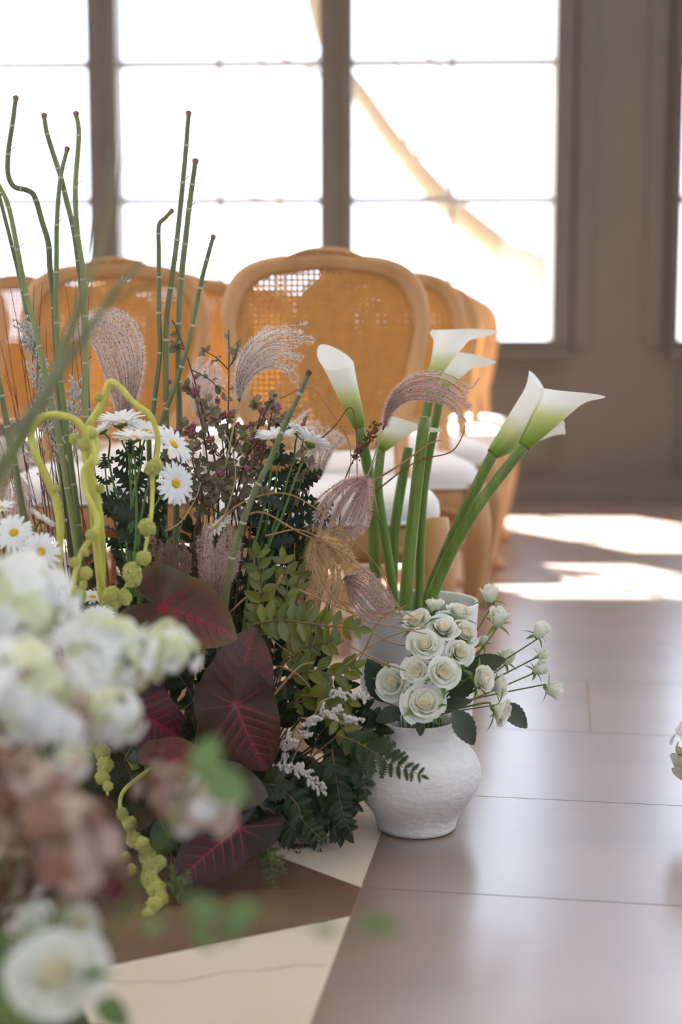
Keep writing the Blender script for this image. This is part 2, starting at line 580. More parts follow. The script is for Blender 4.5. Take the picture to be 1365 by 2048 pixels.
# ---- side walls with tall openings, and the ceiling
def side_wall(name, x, sgn):
    mb = MB()
    a, b = (x, x + .25 * sgn) if sgn > 0 else (x - .25, x)
    mb.box(a, b, YB, YW + .5, -0.05, SILL)
    mb.box(a, b, YB, YW + .5, HEAD, ZC + .1)
    w = put(name, mb.mesh(name, 'wall_paint', False), kind='structure')
    y = YB
    while y < YW:
        put('pier', MB().box(a, b, y, y + 1.25, SILL, HEAD).mesh('pier', 'wall_paint', False), w)
        y += 2.5
side_wall('wall_left', XL, -1)
wb = MB().box(XL, XR, YB - .25, YB, -.05, .6).box(XL, XR, YB - .25, YB, 3.0, ZC)  # unseen rear wall added behind the camera, openings sized to cut fill light
for xa in (XL, -2.4, 0.0, 3.0):
    wb.box(xa, xa + 1.2, YB - .25, YB, .6, 3.0)
put('wall_back_fill_block', wb.mesh('wall_back_fill_block', 'wall_paint', False), kind='structure')
side_wall('wall_right', XR, 1)
put('ceiling', MB().box(XL - .3, XR + .3, YB, YW + .6, ZC, ZC + .15).mesh('ceiling', 'ceiling_paint', False), kind='structure')

# ---- outside
put('ground_outside', MB().box(-30, 30, YW + .7, 50, -0.4, -0.15).mesh('ground_outside', 'gravel', False), kind='structure')
def tree(label, pts, r0, r1, limbs, base):
    root = thing('bare_tree', base, label, 'tree')
    pp = smooth(pts, 6)
    put('trunk', MB().tube(pp, taper(len(pp), r0, r1), 10).mesh('trunk', 'bark'), root)
    for lp, a, b in limbs:
        q = smooth(lp, 5)
        put('branch', MB().tube(q, taper(len(q), a, b), 6).mesh('branch', 'bark'), root)
b1 = at(1180, 660, 11.0); b1.z = -0.2
tree('bare pale tree with thick trunk slanting past the window beside the pier',
     [b1, at(1100, 575, 11), at(1000, 495, 11), at(900, 412, 11), at(800, 300, 11), at(730, 200, 11), at(640, 60, 11), at(600, -200, 11)], 0.13, 0.05,
     [([at(1000, 495, 11), at(900, 440, 11.2), at(820, 250, 11.4), at(780, 60, 11.5)], .02, .01),
      ([at(800, 300, 11), at(880, 180, 10.8), at(850, 100, 10.7), at(740, 20, 10.5)], .028, .012)], b1)
b2 = at(560, 640, 12); b2.z = -0.2
tree('bare thin tree with slanting twigs seen through the middle window',
     [b2, at(560, 400, 12), at(540, 200, 12), at(500, 0, 12)], 0.03, 0.015,
     [([at(555, 340, 12), at(600, 160, 12), at(690, 60, 12)], .02, .008), ([at(640, 150, 12), at(540, 100, 12), at(350, 20, 12)], .022, .008),
      ([at(560, 400, 12), at(430, 380, 12), at(400, 420, 12)], .012, .006), ([at(560, 330, 12), at(480, 320, 12), at(420, 400, 12)], .012, .006)], b2)

# ================================================================== CHAIRS
def chair_proto():
    root = thing('cane_back_chair', (0, 0, 0), 'x', 'chair', 'carved cane back chairs in rows')
    hw0, hw1, sd, sz = 0.195, 0.225, 0.42, 0.43         # half width rear / front, seat depth, height of the wood
    yf, yr = -sd / 2, sd / 2
    # seat rails
    def outline(k, n=40, grow=0.0):
        """trapezoid seat outline with a bowed front and round corners"""
        out = []
        for i in range(n):
            w = 2 * PI * i / n
            cx_, sy_ = math.cos(w), math.sin(w)
            e = 0.28
            x = math.copysign(abs(cx_) ** e, cx_)
            y = math.copysign(abs(sy_) ** e, sy_)
            t = (y + 1) / 2
            hw = hw1 + (hw0 - hw1) * t + grow
            yy = (yf - grow) + (sd + 2 * grow) * t
            if y < 0:
                yy -= 0.02 * (1 - x * x) * (-y)
            out.append((x * hw * k, yy * k))
        return out
    def loft(layers, capb=True, capt=True):
        mb = MB()
        n_ = len(layers[0])
        vs_ = [p for l in layers for p in l]
        fs_ = []
        for a in range(len(layers) - 1):
            for j in range(n_):
                j2 = (j + 1) % n_
                fs_.append((a * n_ + j, a * n_ + j2, (a + 1) * n_ + j2, (a + 1) * n_ + j))
        if capb:
            fs_.append(tuple(range(n_ - 1, -1, -1)))
        if capt:
            fs_.append(tuple((len(layers) - 1) * n_ + j for j in range(n_)))
        return mb.add(vs_, fs_)
    lay = []
    for z, k in ((0.335, 0.955), (0.34, 0.98), (0.365, 1.0), (0.40, 1.0), (0.415, 0.985)):
        lay.append([(x, y, z - (0.02 * (1 - min(1, abs(x) / .2)) if z < .35 else 0) * -1) for x, y in outline(k)])
    put('seat_rail', loft(lay).mesh('seat_rail', 'chair_wood'), root)
    lay = []
    for z, k in ((0.41, 0.95), (0.416, 1.0), (0.432, 1.022), (0.455, 1.01), (0.470, 0.96), (0.479, 0.85), (0.483, 0.5)):
        lay.append([(x, y, z) for x, y in outline(k)])
    cu = put('seat_cushion', loft(lay).mesh('seat_cushion', 'cushion'), root, label='white padded seat')
    ol = [Vector((x, y, 0.419)) for x, y in outline(1.012)]
    put('piping', MB().tube(ol, 0.0045, 6, closed=True).mesh('piping', 'cushion'), cu)
    # cabriole front legs
    for s in (-1, 1):
        p = [(s * .204, yf + .028, .42), (s * .212, yf + .01, .36), (s * .218, yf - .004, .30), (s * .210, yf + .012, .20), (s * .196, yf + .03, .10), (s * .192, yf + .03, .04), (s * .204, yf + .012, .014), (s * .210, yf + .004, .0)]
        q = smooth(p, 4)
        rr = []
        for v in q:
            z = max(0, v.z)
            rr.append(0.016 + 0.018 * max(0, min(1, (z - .05) / .30)) + (0.008 if z < .03 else 0))
        put('leg', MB().tube(q, rr, 10).mesh('leg', 'chair_wood'), root)
        # bracket where the leg meets the rail
        q = smooth([(s * .205, yf + .005, .33), (s * .18, yf - .004, .352), (s * .11, yf - .010, .372)], 4)
        put('bracket', MB().tube(q, taper(len(q), .02, .008), 8).mesh('bracket', 'chair_wood'), root)
        p = [(s * .185, yr - .01, .42), (s * .188, yr + .0, .28), (s * .192, yr + .03, .12), (s * .198, yr + .07, 0)]
        q = smooth(p, 4)
        put('leg', MB().tube(q, taper(len(q), .022, .015), 8).mesh('leg', 'chair_wood'), root)
    # the raked back: a shield frame round a cane panel, on two short posts
    tilt = R(11)
    B = T((0, yr - 0.005, 0.47)) @ Matrix.Rotation(-tilt, 4, 'X')
    def shield(k, n=64):
        out = []
        for i in range(n):
            w = 2 * PI * i / n
            c, s_ = math.cos(w), math.sin(w)
            e = 0.30 if s_ > 0 else 0.30
            x = math.copysign(abs(c) ** e, c)
            z = math.copysign(abs(s_) ** (0.46 if s_ > 0 else .42), s_)
            t = (z + 1) / 2
            hw = (0.178 + 0.056 * min(1, t / .72) ** 0.9)
            zz = 0.06 + 0.40 * t
            if z > 0:
                zz += 0.042 * (1 - x * x) ** 0.8 * z
            out.append((x * (hw - k), zz + (k if z < 0 else -k) * min(1, abs(z) * 1.3)))
        return out
    so = shield(0.0)
    prof = [(0.000, -.015), (0.0, .012), (.006, .020), (.016, .021), (.022, .015), (.030, .014), (.034, .006), (.034, -.012), (.02, -.018)]
    lays = []
    for k, y in prof:
        lays.append([(x, -y, z) for x, z in shield(k)])
    lays.append(lays[0])
    fm = loft(lays, False, False)
    fo = put('back_frame', fm.mesh('back_frame', 'chair_wood'), root, B)
    # carved crest
    cm = MB()
    for i in range(-4, 5):
        a = abs(i)
        x = i * .016
        cm.ball((x, -.016, .497 - .0009 * i * i + (.004 if i == 0 else 0)), .010 - a * .0009, 8, 6, (1, .7, 1.1))
    for s in (-1, 1):
        q = smooth([(0, -.02, .505), (s * .04, -.019, .503), (s * .085, -.019, .488), (s * .105, -.018, .478)], 5)
        cm.tube(q, taper(len(q), .008, .003), 6)
    put('carved_crest', cm.mesh('carved_crest', 'chair_wood'), fo, B, 'stuff')
    for s in (-1, 1):
        q = smooth([(s * .178, .0, -.07), (s * .172, .0, .0), (s * .168, .0, .07), (s * .172, .0, .12)], 4)
        put('back_post', MB().tube(q, taper(len(q), .022, .015), 10).mesh('back_post', 'chair_wood'), root, B)
    # woven cane: upright, level and slanting strands with open holes between
    poly = [Vector((x, z)) for x, z in shield(0.030, 64)]
    cx_, cz_ = 0, 0.28
    def clip(p, d):
        ts = []
        k = len(poly)
        for i in range(k):
            a, b = poly[i], poly[(i + 1) % k]
            e = b - a
            den = d.x * e.y - d.y * e.x
            if abs(den) < 1e-12:
                continue
            t = ((a.x - p.x) * e.y - (a.y - p.y) * e.x) / den
            u = ((a.x - p.x) * d.y - (a.y - p.y) * d.x) / den
            if -1e-6 <= u <= 1 + 1e-6:
                ts.append(t)
        return (min(ts), max(ts)) if len(ts) > 1 else None
    cn = MB()
    def strand(p, d, w, y):
        d = d.normalized()
        g = clip(p, d)
        if not g or g[1] - g[0] < .004:
            return
        a, b = p + d * g[0], p + d * g[1]
        nrm = Vector((-d.y, d.x)) * (w / 2)
        q = [a + nrm, b + nrm, b - nrm, a - nrm]
        cn.add([(v.x, y, v.y) for v in q], [(0, 1, 2, 3)])
    S = 0.0125
    for i in range(-20, 21):
        for o_ in (-.0023, .0023):
            strand(Vector((i * S + o_, cz_)), Vector((0, 1)), .0030, -.0006)
            strand(Vector((0, cz_ + i * S + o_)), Vector((1, 0)), .0030, .0)
        for j in (0,):
            strand(Vector((i * S * 1.0 + S / 2, cz_)) , Vector((1, 1)), .0028, -.0012)
            strand(Vector((i * S * 1.0 + S / 2, cz_)), Vector((1, -1)), .0028, -.0016)
    for i in list(range(-44, -20)) + list(range(21, 45)):
        strand(Vector((i * S + S / 2, cz_)), Vector((1, 1)), .0028, -.0012)
        strand(Vector((i * S + S / 2, cz_)), Vector((1, -1)), .0028, -.0016)
    put('cane_panel', cn.mesh('cane_panel', 'cane', False), root, B, 'stuff', 'woven honey coloured cane')
    return root
chair = chair_proto()
A0 = Vector((-0.030, 2.93, 0))        # the aisle-end chair of the first row, at the middle of its seat
first = True
ROWN = ['front row', 'second row', 'third row', 'fourth row', 'fifth row']
def place_chair(p, a, label):
    global first
    mw = T(p) @ Matrix.Rotation(a, 4, 'Z')
    if first:
        chair.matrix_local = mw
        chair['label'] = label
        first = False
    else:
        copy_thing(chair, mw, label)
DROW = 0.70
for r in range(5):
    base = A0 + FD * (DROW * r)
    place_chair(base + Vector((0.035 * min(1, r), 0, 0)), R(1), 'cane back chair with white seat at the aisle end of the %s' % ROWN[r])
for r in range(4):
    base = A0 + FD * (DROW * r)
    place_chair(base + Vector((-0.50 - .04 * min(1, r), 0.36, 0)), R(6), 'cane back chair next to the aisle chair in the %s' % ROWN[r])
for r in range(3):
    base = A0 + FD * (DROW * r)
    place_chair(base + Vector((-1.03, 0.52, 0)), R(8), 'cane back chair third from the aisle in the %s' % ROWN[r])

# ================================================================== PLANT PIECES SHARED BY MANY
def frame(p, d, nrm, s=1.0):
    """local +Y along d, local +Z towards nrm"""
    y = Vector(d).normalized()
    z = Vector(nrm) - y * Vector(nrm).dot(y)
    if z.length < 1e-5:
        z = y.orthogonal()
    z.normalize()
    x = y.cross(z)
    m = Matrix((x, y, z)).transposed().to_4x4()
    sc = s if isinstance(s, (tuple, list)) else (s, s, s)
    return Matrix.Translation(p) @ m @ Matrix.Diagonal((*sc, 1))

def leaf_mesh(name, w, material, pw=0.8, fold=0.12, curl=0.15, nv=7, teeth=0.0, peak=0.45):
    def wid(v):
        a = (v / peak) if v < peak else (1 - v) / (1 - peak)
        return w * 0.5 * max(0.0, math.sin(a * PI / 2)) ** pw
    def fn(u, v):
        x = (u - 0.5) * 2
        k = wid(v) * (1 + (teeth if int(round(v * nv)) % 2 else -teeth) * abs(x))
        return (x * k, v, fold * abs(x) * k * 2 - curl * v * v)
    return MB().grid(fn, 4, nv).mesh(name, material)

LEAF = {
    'oval': leaf_mesh('leaf', 0.50, 'leaf_green', 0.8),
    'oval_dark': leaf_mesh('leaf', 0.46, 'leaf_dark', 0.8),
    'glossy': leaf_mesh('leaf', 0.52, 'leaf_glossy', 0.7, 0.18, 0.2),
    'rose': leaf_mesh('leaf', 0.62, 'rose_leaf', 0.75, 0.10, 0.18, 16, 0.05),
    'berry': leaf_mesh('leaf', 0.62, 'berry_leaf', 0.7, 0.2, 0.2, 5),
    'fg': leaf_mesh('leaf', 0.55, 'fg_leaf', 0.8),
    'maroon': leaf_mesh('leaf', 0.62, 'maroon', 0.7),
    'sepal': leaf_mesh('sepal', 0.30, 'sepal', 0.8, 0.1, 0.5, 5, 0, 0.3),
}
def lobed(name, material, lobes=4, w=0.34, w2=0.14, teeth=0.0):
    """a toothed or lobed blade: outline with notches, joined to a midrib"""
    pts = []
    for k in range(lobes):
        v0 = 0.08 + 0.86 * k / lobes
        v1 = 0.08 + 0.86 * (k + 0.75) / lobes
        s = math.sin(PI * (0.18 + 0.74 * (k + .5) / lobes)) ** 0.8
        pts += [(w2 * s * 0.7, v0), (w * s, v1)]
    mb = MB()
    vs_ = [(0, 0, 0)]
    for x, v in pts:
        vs_.append((0, v, -0.12 * v * v))
    vs_.append((0, 1, -0.12))
    k = len(pts)
    for sgn in (1, -1):
        for x, v in pts:
            vs_.append((sgn * x, v, 0.25 * x - 0.12 * v * v))
    fs_ = []
    for si in range(2):
        o = k + 2 + si * k
        fs_.append((0, o, 1) if si == 0 else (0, 1, o))
        for i in range(k - 1):
            f = (1 + i, o + i, o + i + 1, 2 + i)
            fs_.append(f if si == 0 else f[::-1])
        fs_.append((k, o + k - 1, k + 1) if si == 0 else (k, k + 1, o + k - 1))
    return mb.add(vs_, fs_).mesh(name, material, False)
LEAF['daisy'] = lobed('leaf', 'daisy_leaf', 4, 0.34, 0.14)
LEAF['pinna'] = lobed('pinna', 'fern', 7, 0.30, 0.16)
LEAF['pinna_light'] = lobed('pinna', 'fern_light', 5, 0.30, 0.10)

TOCAM = Vector((0, -1, 0.35))
def jit(a):
    return Vector((rng.uniform(-a, a), rng.uniform(-a, a), rng.uniform(-a, a)))

def root_under(p, c=(-0.30, 2.30), z=0.04, pull=0.35):
    """where a stem that shows at p is planted in the moss bed"""
    return Vector((p.x + (c[0] - p.x) * pull, p.y + (c[1] - p.y) * pull, z))

def stalk(mb, pts, r0, r1, n=6):
    return mb.tube(pts, taper(len(pts), r0, r1), n)

def sprig(name, label, pxs, Y0, Y1, leaf, L, pairs, rs=0.0016, sm='sprig_stem', ang=52, start=0.12, group=None, cat='foliage',
          base=None, pair=True, up=None, shrink=0.55, tip=True, plant=True, leafname='leaf'):
    pts = path(pxs, Y0, Y1)
    full = list(pts)
    if plant:
        b = base if base is not None else root_under(pts[0])
        full = smooth([b, b.lerp(pts[0], 0.5) + Vector((0, 0, 0.01)), pts[0]], 3)[:-1] + pts
    root = thing(name, full[0], label, cat, group)
    put('stem', stalk(MB(), full, rs * 1.3, rs * 0.6).mesh('stem', sm), root)
    me = LEAF[leaf]
    for i in range(pairs):
        t = start + (0.97 - start) * i / max(1, pairs - 1)
        p, tg = along(pts, t)
        nrm = (up or TOCAM) + jit(0.45)
        side = tg.cross(nrm).normalized()
        for k, s in enumerate((-1, 1)):
            if not pair and (i + k) % 2:
                continue
            a = R(ang + rng.uniform(-14, 14))
            d = tg * math.cos(a) + side * s * math.sin(a) + jit(0.16)
            l = L * (1 - (1 - shrink) * abs(t - 0.35) / 0.65) * rng.uniform(0.85, 1.15)
            put(leafname, me, root, frame(p, d, nrm + jit(0.3), l))
    if tip:
        p, tg = pts[-1], (pts[-1] - pts[-2])
        put(leafname, me, root, frame(p, tg, (up or TOCAM) + jit(.3), L * shrink))
    return root

# ================================================================== MOSS BED
def mound(name, c, rx, ry, rz, label, cat, amp=0.02, material='moss', seed=0.0):
    mb = MB()
    def fn(u, v):
        w = 2 * PI * u
        a = PI / 2 * v
        x, y, z = math.cos(a) * math.cos(w), math.cos(a) * math.sin(w), math.sin(a)
        k = 1 + amp / rx * noise.noise(Vector((x * 4 + seed, y * 4, z * 4))) * 2 + amp / rx * noise.noise(Vector((x * 14 + seed, y * 14, z * 14)))
        return (x * rx * k, y * ry * k, max(0.0, z * rz * k))
    mb.grid(fn, 64, 18)
    return thing(name, c, label, cat, me=mb.mesh(name, material))
mound('moss_bed', (-0.33, 2.30, 0.0), 0.33, 0.25, 0.12, 'dark moss bed under the tall arrangement of stems and leaves', 'moss')
mound('moss_bed', (-0.44, 1.26, 0.0), 0.27, 0.26, 0.13, 'dark moss bed of the blurred white and rust flower cluster', 'moss', seed=5)

# ================================================================== ROSE VASE AND ROSES
VC = Vector((0.120, 2.185, 0))
prof = [(0.0, 0.0), (0.057, 0.0), (0.062, 0.003), (0.064, 0.009), (0.0645, 0.016), (0.071, 0.029), (0.085, 0.048), (0.097, 0.069), (0.1018, 0.087), (0.1005, 0.104), (0.093, 0.121),
        (0.080, 0.135), (0.068, 0.1425), (0.0615, 0.1465), (0.0588, 0.154), (0.0590, 0.170), (0.0608, 0.177), (0.0592, 0.179), (0.0545, 0.176), (0.053, 0.155), (0.075, 0.13), (0.08, 0.08), (0.05, 0.02), (0.0, 0.015)]
pv = [(r, z * 0.985) for r, z in prof]
thing('round_vase', VC, 'chalky white round-bellied clay vase filled with white spray roses', 'vase', me=MB().lathe(pv, 56, False, False, 0.012).mesh('round_vase', 'vase_clay'))

def rose_petal(name, r0, r1, h, half, curl, c_in, c_out, inward=0.0, pw=0.8):
    def fn(u, v):
        x = (u - 0.5) * 2
        wv = 0.45 + 0.55 * math.sin(PI * (0.12 + 0.66 * v))
        a = x * half * wv
        rr = r0 + (r1 - r0) * v ** pw + curl * max(0, v - 0.6) ** 2 * 6 - inward * max(0, v - 0.6) + 0.03 * x * x
        z = h * v * (1 - 0.16 * x * x * v) - curl * 2.2 * max(0, v - 0.72) ** 2 * 4 + 0.02 * math.sin(7 * x + r1 * 9) * v
        return (rr * math.cos(a), rr * math.sin(a), z)
    def cf(u, v):
        t = v ** 2.0
        return tuple(c_in[i] + (c_out[i] - c_in[i]) * t for i in range(3))
    return MB().grid(fn, 10, 7, cf).mesh(name, 'petal_rose')
CREAM, WHT, GRN = rgb(246, 233, 194), rgb(250, 248, 240), rgb(232, 238, 208)
def _layer(r0, r1, h, half, curl, n_, dz, k, inw=0.0):
    c1 = tuple(CREAM[i] + (GRN[i] - CREAM[i]) * k for i in range(3))
    c2 = tuple(rgb(250, 240, 212)[i] + (WHT[i] - rgb(250, 240, 212)[i]) * min(1, k * 1.6) for i in range(3))
    return (rose_petal('petal', r0, r1, h, R(half), curl, c1, c2, inw), n_, dz)
RP = []
for q, (r1, h, curl, half, n_) in enumerate([(.05, 1.0, 0, 160, 2), (.12, 1.0, 0, 130, 2), (.20, 1.0, .006, 108, 3), (.29, .99, .012, 92, 3), (.39, .97, .022, 80, 3),
                                             (.50, .95, .032, 72, 3), (.62, .90, .048, 66, 4), (.76, .82, .065, 60, 4), (.93, .68, .09, 56, 4)]):
    RP.append(_layer(.02 + .02 * q, r1, h, half, curl, n_, -.003 * q, min(1, q / 6)))
BUD = [
    (rose_petal('petal', .10, .22, 1.30, R(120), 0.0, GRN, WHT, .2), 3, 0.0),
    (rose_petal('petal', .22, .46, 1.24, R(75), 0.0, GRN, WHT, .22), 4, 0.0),
    (rose_petal('petal', .30, .66, 1.10, R(62), 0.03, GRN, WHT, .05), 4, -0.02),
]
CAL = MB().lathe([(0.0, -.32), (.10, -.30), (.19, -.2), (.22, -.08), (.18, .04), (.10, .10)], 10, False, True).mesh('calyx', 'sepal')
def heart_mesh():
    # a low dome of folded inner petals under the whorl
    def fn(u, v):
        w = 2 * PI * u
        r = .36 * v
        sw = .018 * math.sin(w + v * 26)
        return (r * math.cos(w), r * math.sin(w), .84 - .22 * v ** 2 + sw)
    def cf(u, v):
        return tuple(CREAM[i] for i in range(3))
    return MB().grid(fn, 24, 12, cf).mesh('heart', 'petal_rose')
HEART = heart_mesh()
def rose(name, label, c, d, Rr, stem_from, layers, group=None, sepal_open=0.5, bend=None, roll=0.0, stem_r=0.0017, cat='rose', via=None):
    """c: middle of the bloom, d: where it faces"""
    d = Vector(d).normalized()
    b = c - d * Rr * 0.45
    m = aim(b, d, roll, Rr)
    root = thing(name, stem_from, label, cat, group)
    neck = b - d * Rr * .3
    mid = (stem_from + neck) / 2 + (bend or Vector((0, 0, 0)))
    pts = smooth([stem_from] + (via if via else [mid]) + [neck - d * Rr * .5, neck], 5)
    put('stem', stalk(MB(), pts, stem_r * 1.15, stem_r * .9).mesh('stem', 'rose_stem'), root)
    put('calyx', CAL, root, m)
    for k in range(5):
        a = 2 * PI * k / 5 + roll + rng.uniform(-.2, .2)
        o_ = sepal_open + rng.uniform(-.2, .2)
        dd = Vector((math.cos(a) * o_, math.sin(a) * o_, 0.75 - .7 * max(0, o_ - .5)))
        put('sepal', LEAF['sepal'], root, m @ frame((math.cos(a) * .19, math.sin(a) * .19, -.08), dd, (-math.cos(a) * .6, -math.sin(a) * .6, 1), rng.uniform(.95, 1.3)))
    g = 0.0
    if len(layers) > 4:
        put('heart', HEART, root, m)
    for me, n_, dz in layers:
        g += 0.9
        for k in range(n_):
            a = 2 * PI * k / n_ + g + rng.uniform(-.1, .1)
            put('petal', me, root, m @ T((0, 0, dz - .05)) @ Matrix.Rotation(a, 4, 'Z') @ Matrix.Rotation(rng.uniform(-.06, .20) * min(1, g / 7), 4, 'Y') @ Matrix.Rotation(rng.uniform(-.12, .12) * min(1, g / 7), 4, 'X') @ Matrix.Scale((1.07 if k % 2 else .94) * rng.uniform(.96, 1.04), 4))
    return root
NECK = VC + Vector((0, 0, 0.165))
WAYS = []
def through_mouth(target):
    """foot of a stem on the vase floor and its own place in the mouth, on the side it leans to, clear of the stems already there"""
    to = target - NECK
    a0 = math.atan2(to.y, to.x)
    best = None
    for ja in (0, .2, -.2, .4, -.4, .6, -.6, .8, -.8, 1.0, -1.0, 1.3, -1.3, 1.7, -1.7):
        for r in (.036, .029, .022, .043, .015, .008):
            a = a0 + ja
            u = Vector((math.cos(a), math.sin(a), 0))
            f, m, over = VC + u * r * .62 + Vector((0, 0, .03)), VC + u * r + Vector((0, 0, .168)), VC + u * r * 1.06 + Vector((0, 0, .188))
            pts = smooth([f, m, over, target], 7)
            k = min([(p - q).length for p in pts[::2] for q in WAYS] + [.0055]) - abs(ja) * .0004 - abs(r - .033) * .01
            if best is None or k > best[0]:
                best = (k, f, [m, over], pts)
    WAYS.extend(best[3])
    return best[1], best[2]

def rose_petal(name, r0, r1, h, half, curl, c_in, c_out, inward=0.0, pw=0.8):
    def fn(u, v):
        x = (u - 0.5) * 2
        wv = 0.45 + 0.55 * math.sin(PI * (0.12 + 0.66 * v))
        a = x * half * wv
        rr = r0 + (r1 - r0) * v ** pw + curl * max(0, v - 0.6) ** 2 * 6 - inward * max(0, v - 0.6) + 0.03 * x * x
        z = h * v * (1 - 0.16 * x * x * v) - curl * 2.2 * max(0, v - 0.72) ** 2 * 4 + 0.02 * math.sin(7 * x + r1 * 9) * v
        return (rr * math.cos(a), rr * math.sin(a), z)
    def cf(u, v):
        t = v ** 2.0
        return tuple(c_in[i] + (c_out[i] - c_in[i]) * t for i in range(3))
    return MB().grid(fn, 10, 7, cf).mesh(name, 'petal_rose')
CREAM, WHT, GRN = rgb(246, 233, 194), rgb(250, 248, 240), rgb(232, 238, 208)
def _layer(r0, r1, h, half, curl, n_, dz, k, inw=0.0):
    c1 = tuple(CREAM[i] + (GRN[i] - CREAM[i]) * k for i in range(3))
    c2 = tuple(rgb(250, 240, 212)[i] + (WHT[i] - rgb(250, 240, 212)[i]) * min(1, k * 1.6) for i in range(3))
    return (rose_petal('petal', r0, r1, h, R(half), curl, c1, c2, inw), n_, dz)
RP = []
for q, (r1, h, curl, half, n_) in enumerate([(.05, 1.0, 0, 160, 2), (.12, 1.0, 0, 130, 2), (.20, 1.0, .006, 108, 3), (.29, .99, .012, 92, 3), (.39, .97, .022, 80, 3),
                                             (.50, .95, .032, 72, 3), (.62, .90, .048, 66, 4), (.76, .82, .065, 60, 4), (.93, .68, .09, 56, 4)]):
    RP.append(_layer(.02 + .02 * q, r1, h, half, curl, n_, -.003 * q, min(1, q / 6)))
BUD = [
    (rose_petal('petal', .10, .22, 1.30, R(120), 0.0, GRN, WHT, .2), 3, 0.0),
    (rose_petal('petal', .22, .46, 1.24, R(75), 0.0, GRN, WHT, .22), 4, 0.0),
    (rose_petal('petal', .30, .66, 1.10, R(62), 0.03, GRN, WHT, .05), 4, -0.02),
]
CAL = MB().lathe([(0.0, -.32), (.10, -.30), (.19, -.2), (.22, -.08), (.18, .04), (.10, .10)], 10, False, True).mesh('calyx', 'sepal')
def heart_mesh():
    # a low dome of folded inner petals under the whorl
    def fn(u, v):
        w = 2 * PI * u
        r = .36 * v
        sw = .018 * math.sin(w + v * 26)
        return (r * math.cos(w), r * math.sin(w), .84 - .22 * v ** 2 + sw)
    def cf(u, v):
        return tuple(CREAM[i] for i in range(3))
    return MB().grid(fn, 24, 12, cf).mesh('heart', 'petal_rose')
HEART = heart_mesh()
def rose(name, label, c, d, Rr, stem_from, layers, group=None, sepal_open=0.5, bend=None, roll=0.0, stem_r=0.0017, cat='rose', via=None):
    """c: middle of the bloom, d: where it faces"""
    d = Vector(d).normalized()
    b = c - d * Rr * 0.45
    m = aim(b, d, roll, Rr)
    root = thing(name, stem_from, label, cat, group)
    neck = b - d * Rr * .3
    mid = (stem_from + neck) / 2 + (bend or Vector((0, 0, 0)))
    pts = smooth([stem_from] + (via if via else [mid]) + [neck - d * Rr * .5, neck], 5)
    put('stem', stalk(MB(), pts, stem_r * 1.15, stem_r * .9).mesh('stem', 'rose_stem'), root)
    put('calyx', CAL, root, m)
    for k in range(5):
        a = 2 * PI * k / 5 + roll + rng.uniform(-.2, .2)
        o_ = sepal_open + rng.uniform(-.2, .2)
        dd = Vector((math.cos(a) * o_, math.sin(a) * o_, 0.75 - .7 * max(0, o_ - .5)))
        put('sepal', LEAF['sepal'], root, m @ frame((math.cos(a) * .19, math.sin(a) * .19, -.08), dd, (-math.cos(a) * .6, -math.sin(a) * .6, 1), rng.uniform(.95, 1.3)))
    g = 0.0
    if len(layers) > 4:
        put('heart', HEART, root, m)
    for me, n_, dz in layers:
        g += 0.9
        for k in range(n_):
            a = 2 * PI * k / n_ + g + rng.uniform(-.1, .1)
            put('petal', me, root, m @ T((0, 0, dz - .05)) @ Matrix.Rotation(a, 4, 'Z') @ Matrix.Rotation(rng.uniform(-.06, .20) * min(1, g / 7), 4, 'Y') @ Matrix.Rotation(rng.uniform(-.12, .12) * min(1, g / 7), 4, 'X') @ Matrix.Scale((1.07 if k % 2 else .94) * rng.uniform(.96, 1.04), 4))
    return root
NECK = VC + Vector((0, 0, 0.165))
_mouth = [0]
def through_mouth(target, n_all=31):
    """foot of a stem on the vase floor and its own place in the mouth, on the side it leans to"""
    i = _mouth[0]
    _mouth[0] += 1
    to = target - NECK
    a = math.atan2(to.y, to.x)
    flat_ = math.hypot(to.x, to.y) / max(.02, to.z + .06)
    a += (i * 0.618 % 1 - .5) * 1.5
    r = min(.043, .012 + .026 * min(1, flat_)) * (.55 + .45 * (i * 0.382 % 1)) + .003
    m = VC + Vector((r * math.cos(a), r * math.sin(a), .168))
    f = VC + Vector((r * .62 * math.cos(a), r * .62 * math.sin(a), .03))
    over = VC + Vector((r * 1.08 * math.cos(a), r * 1.08 * math.sin(a), .188))
    return f, [m, over]
RG = 'white spray roses in the round vase'
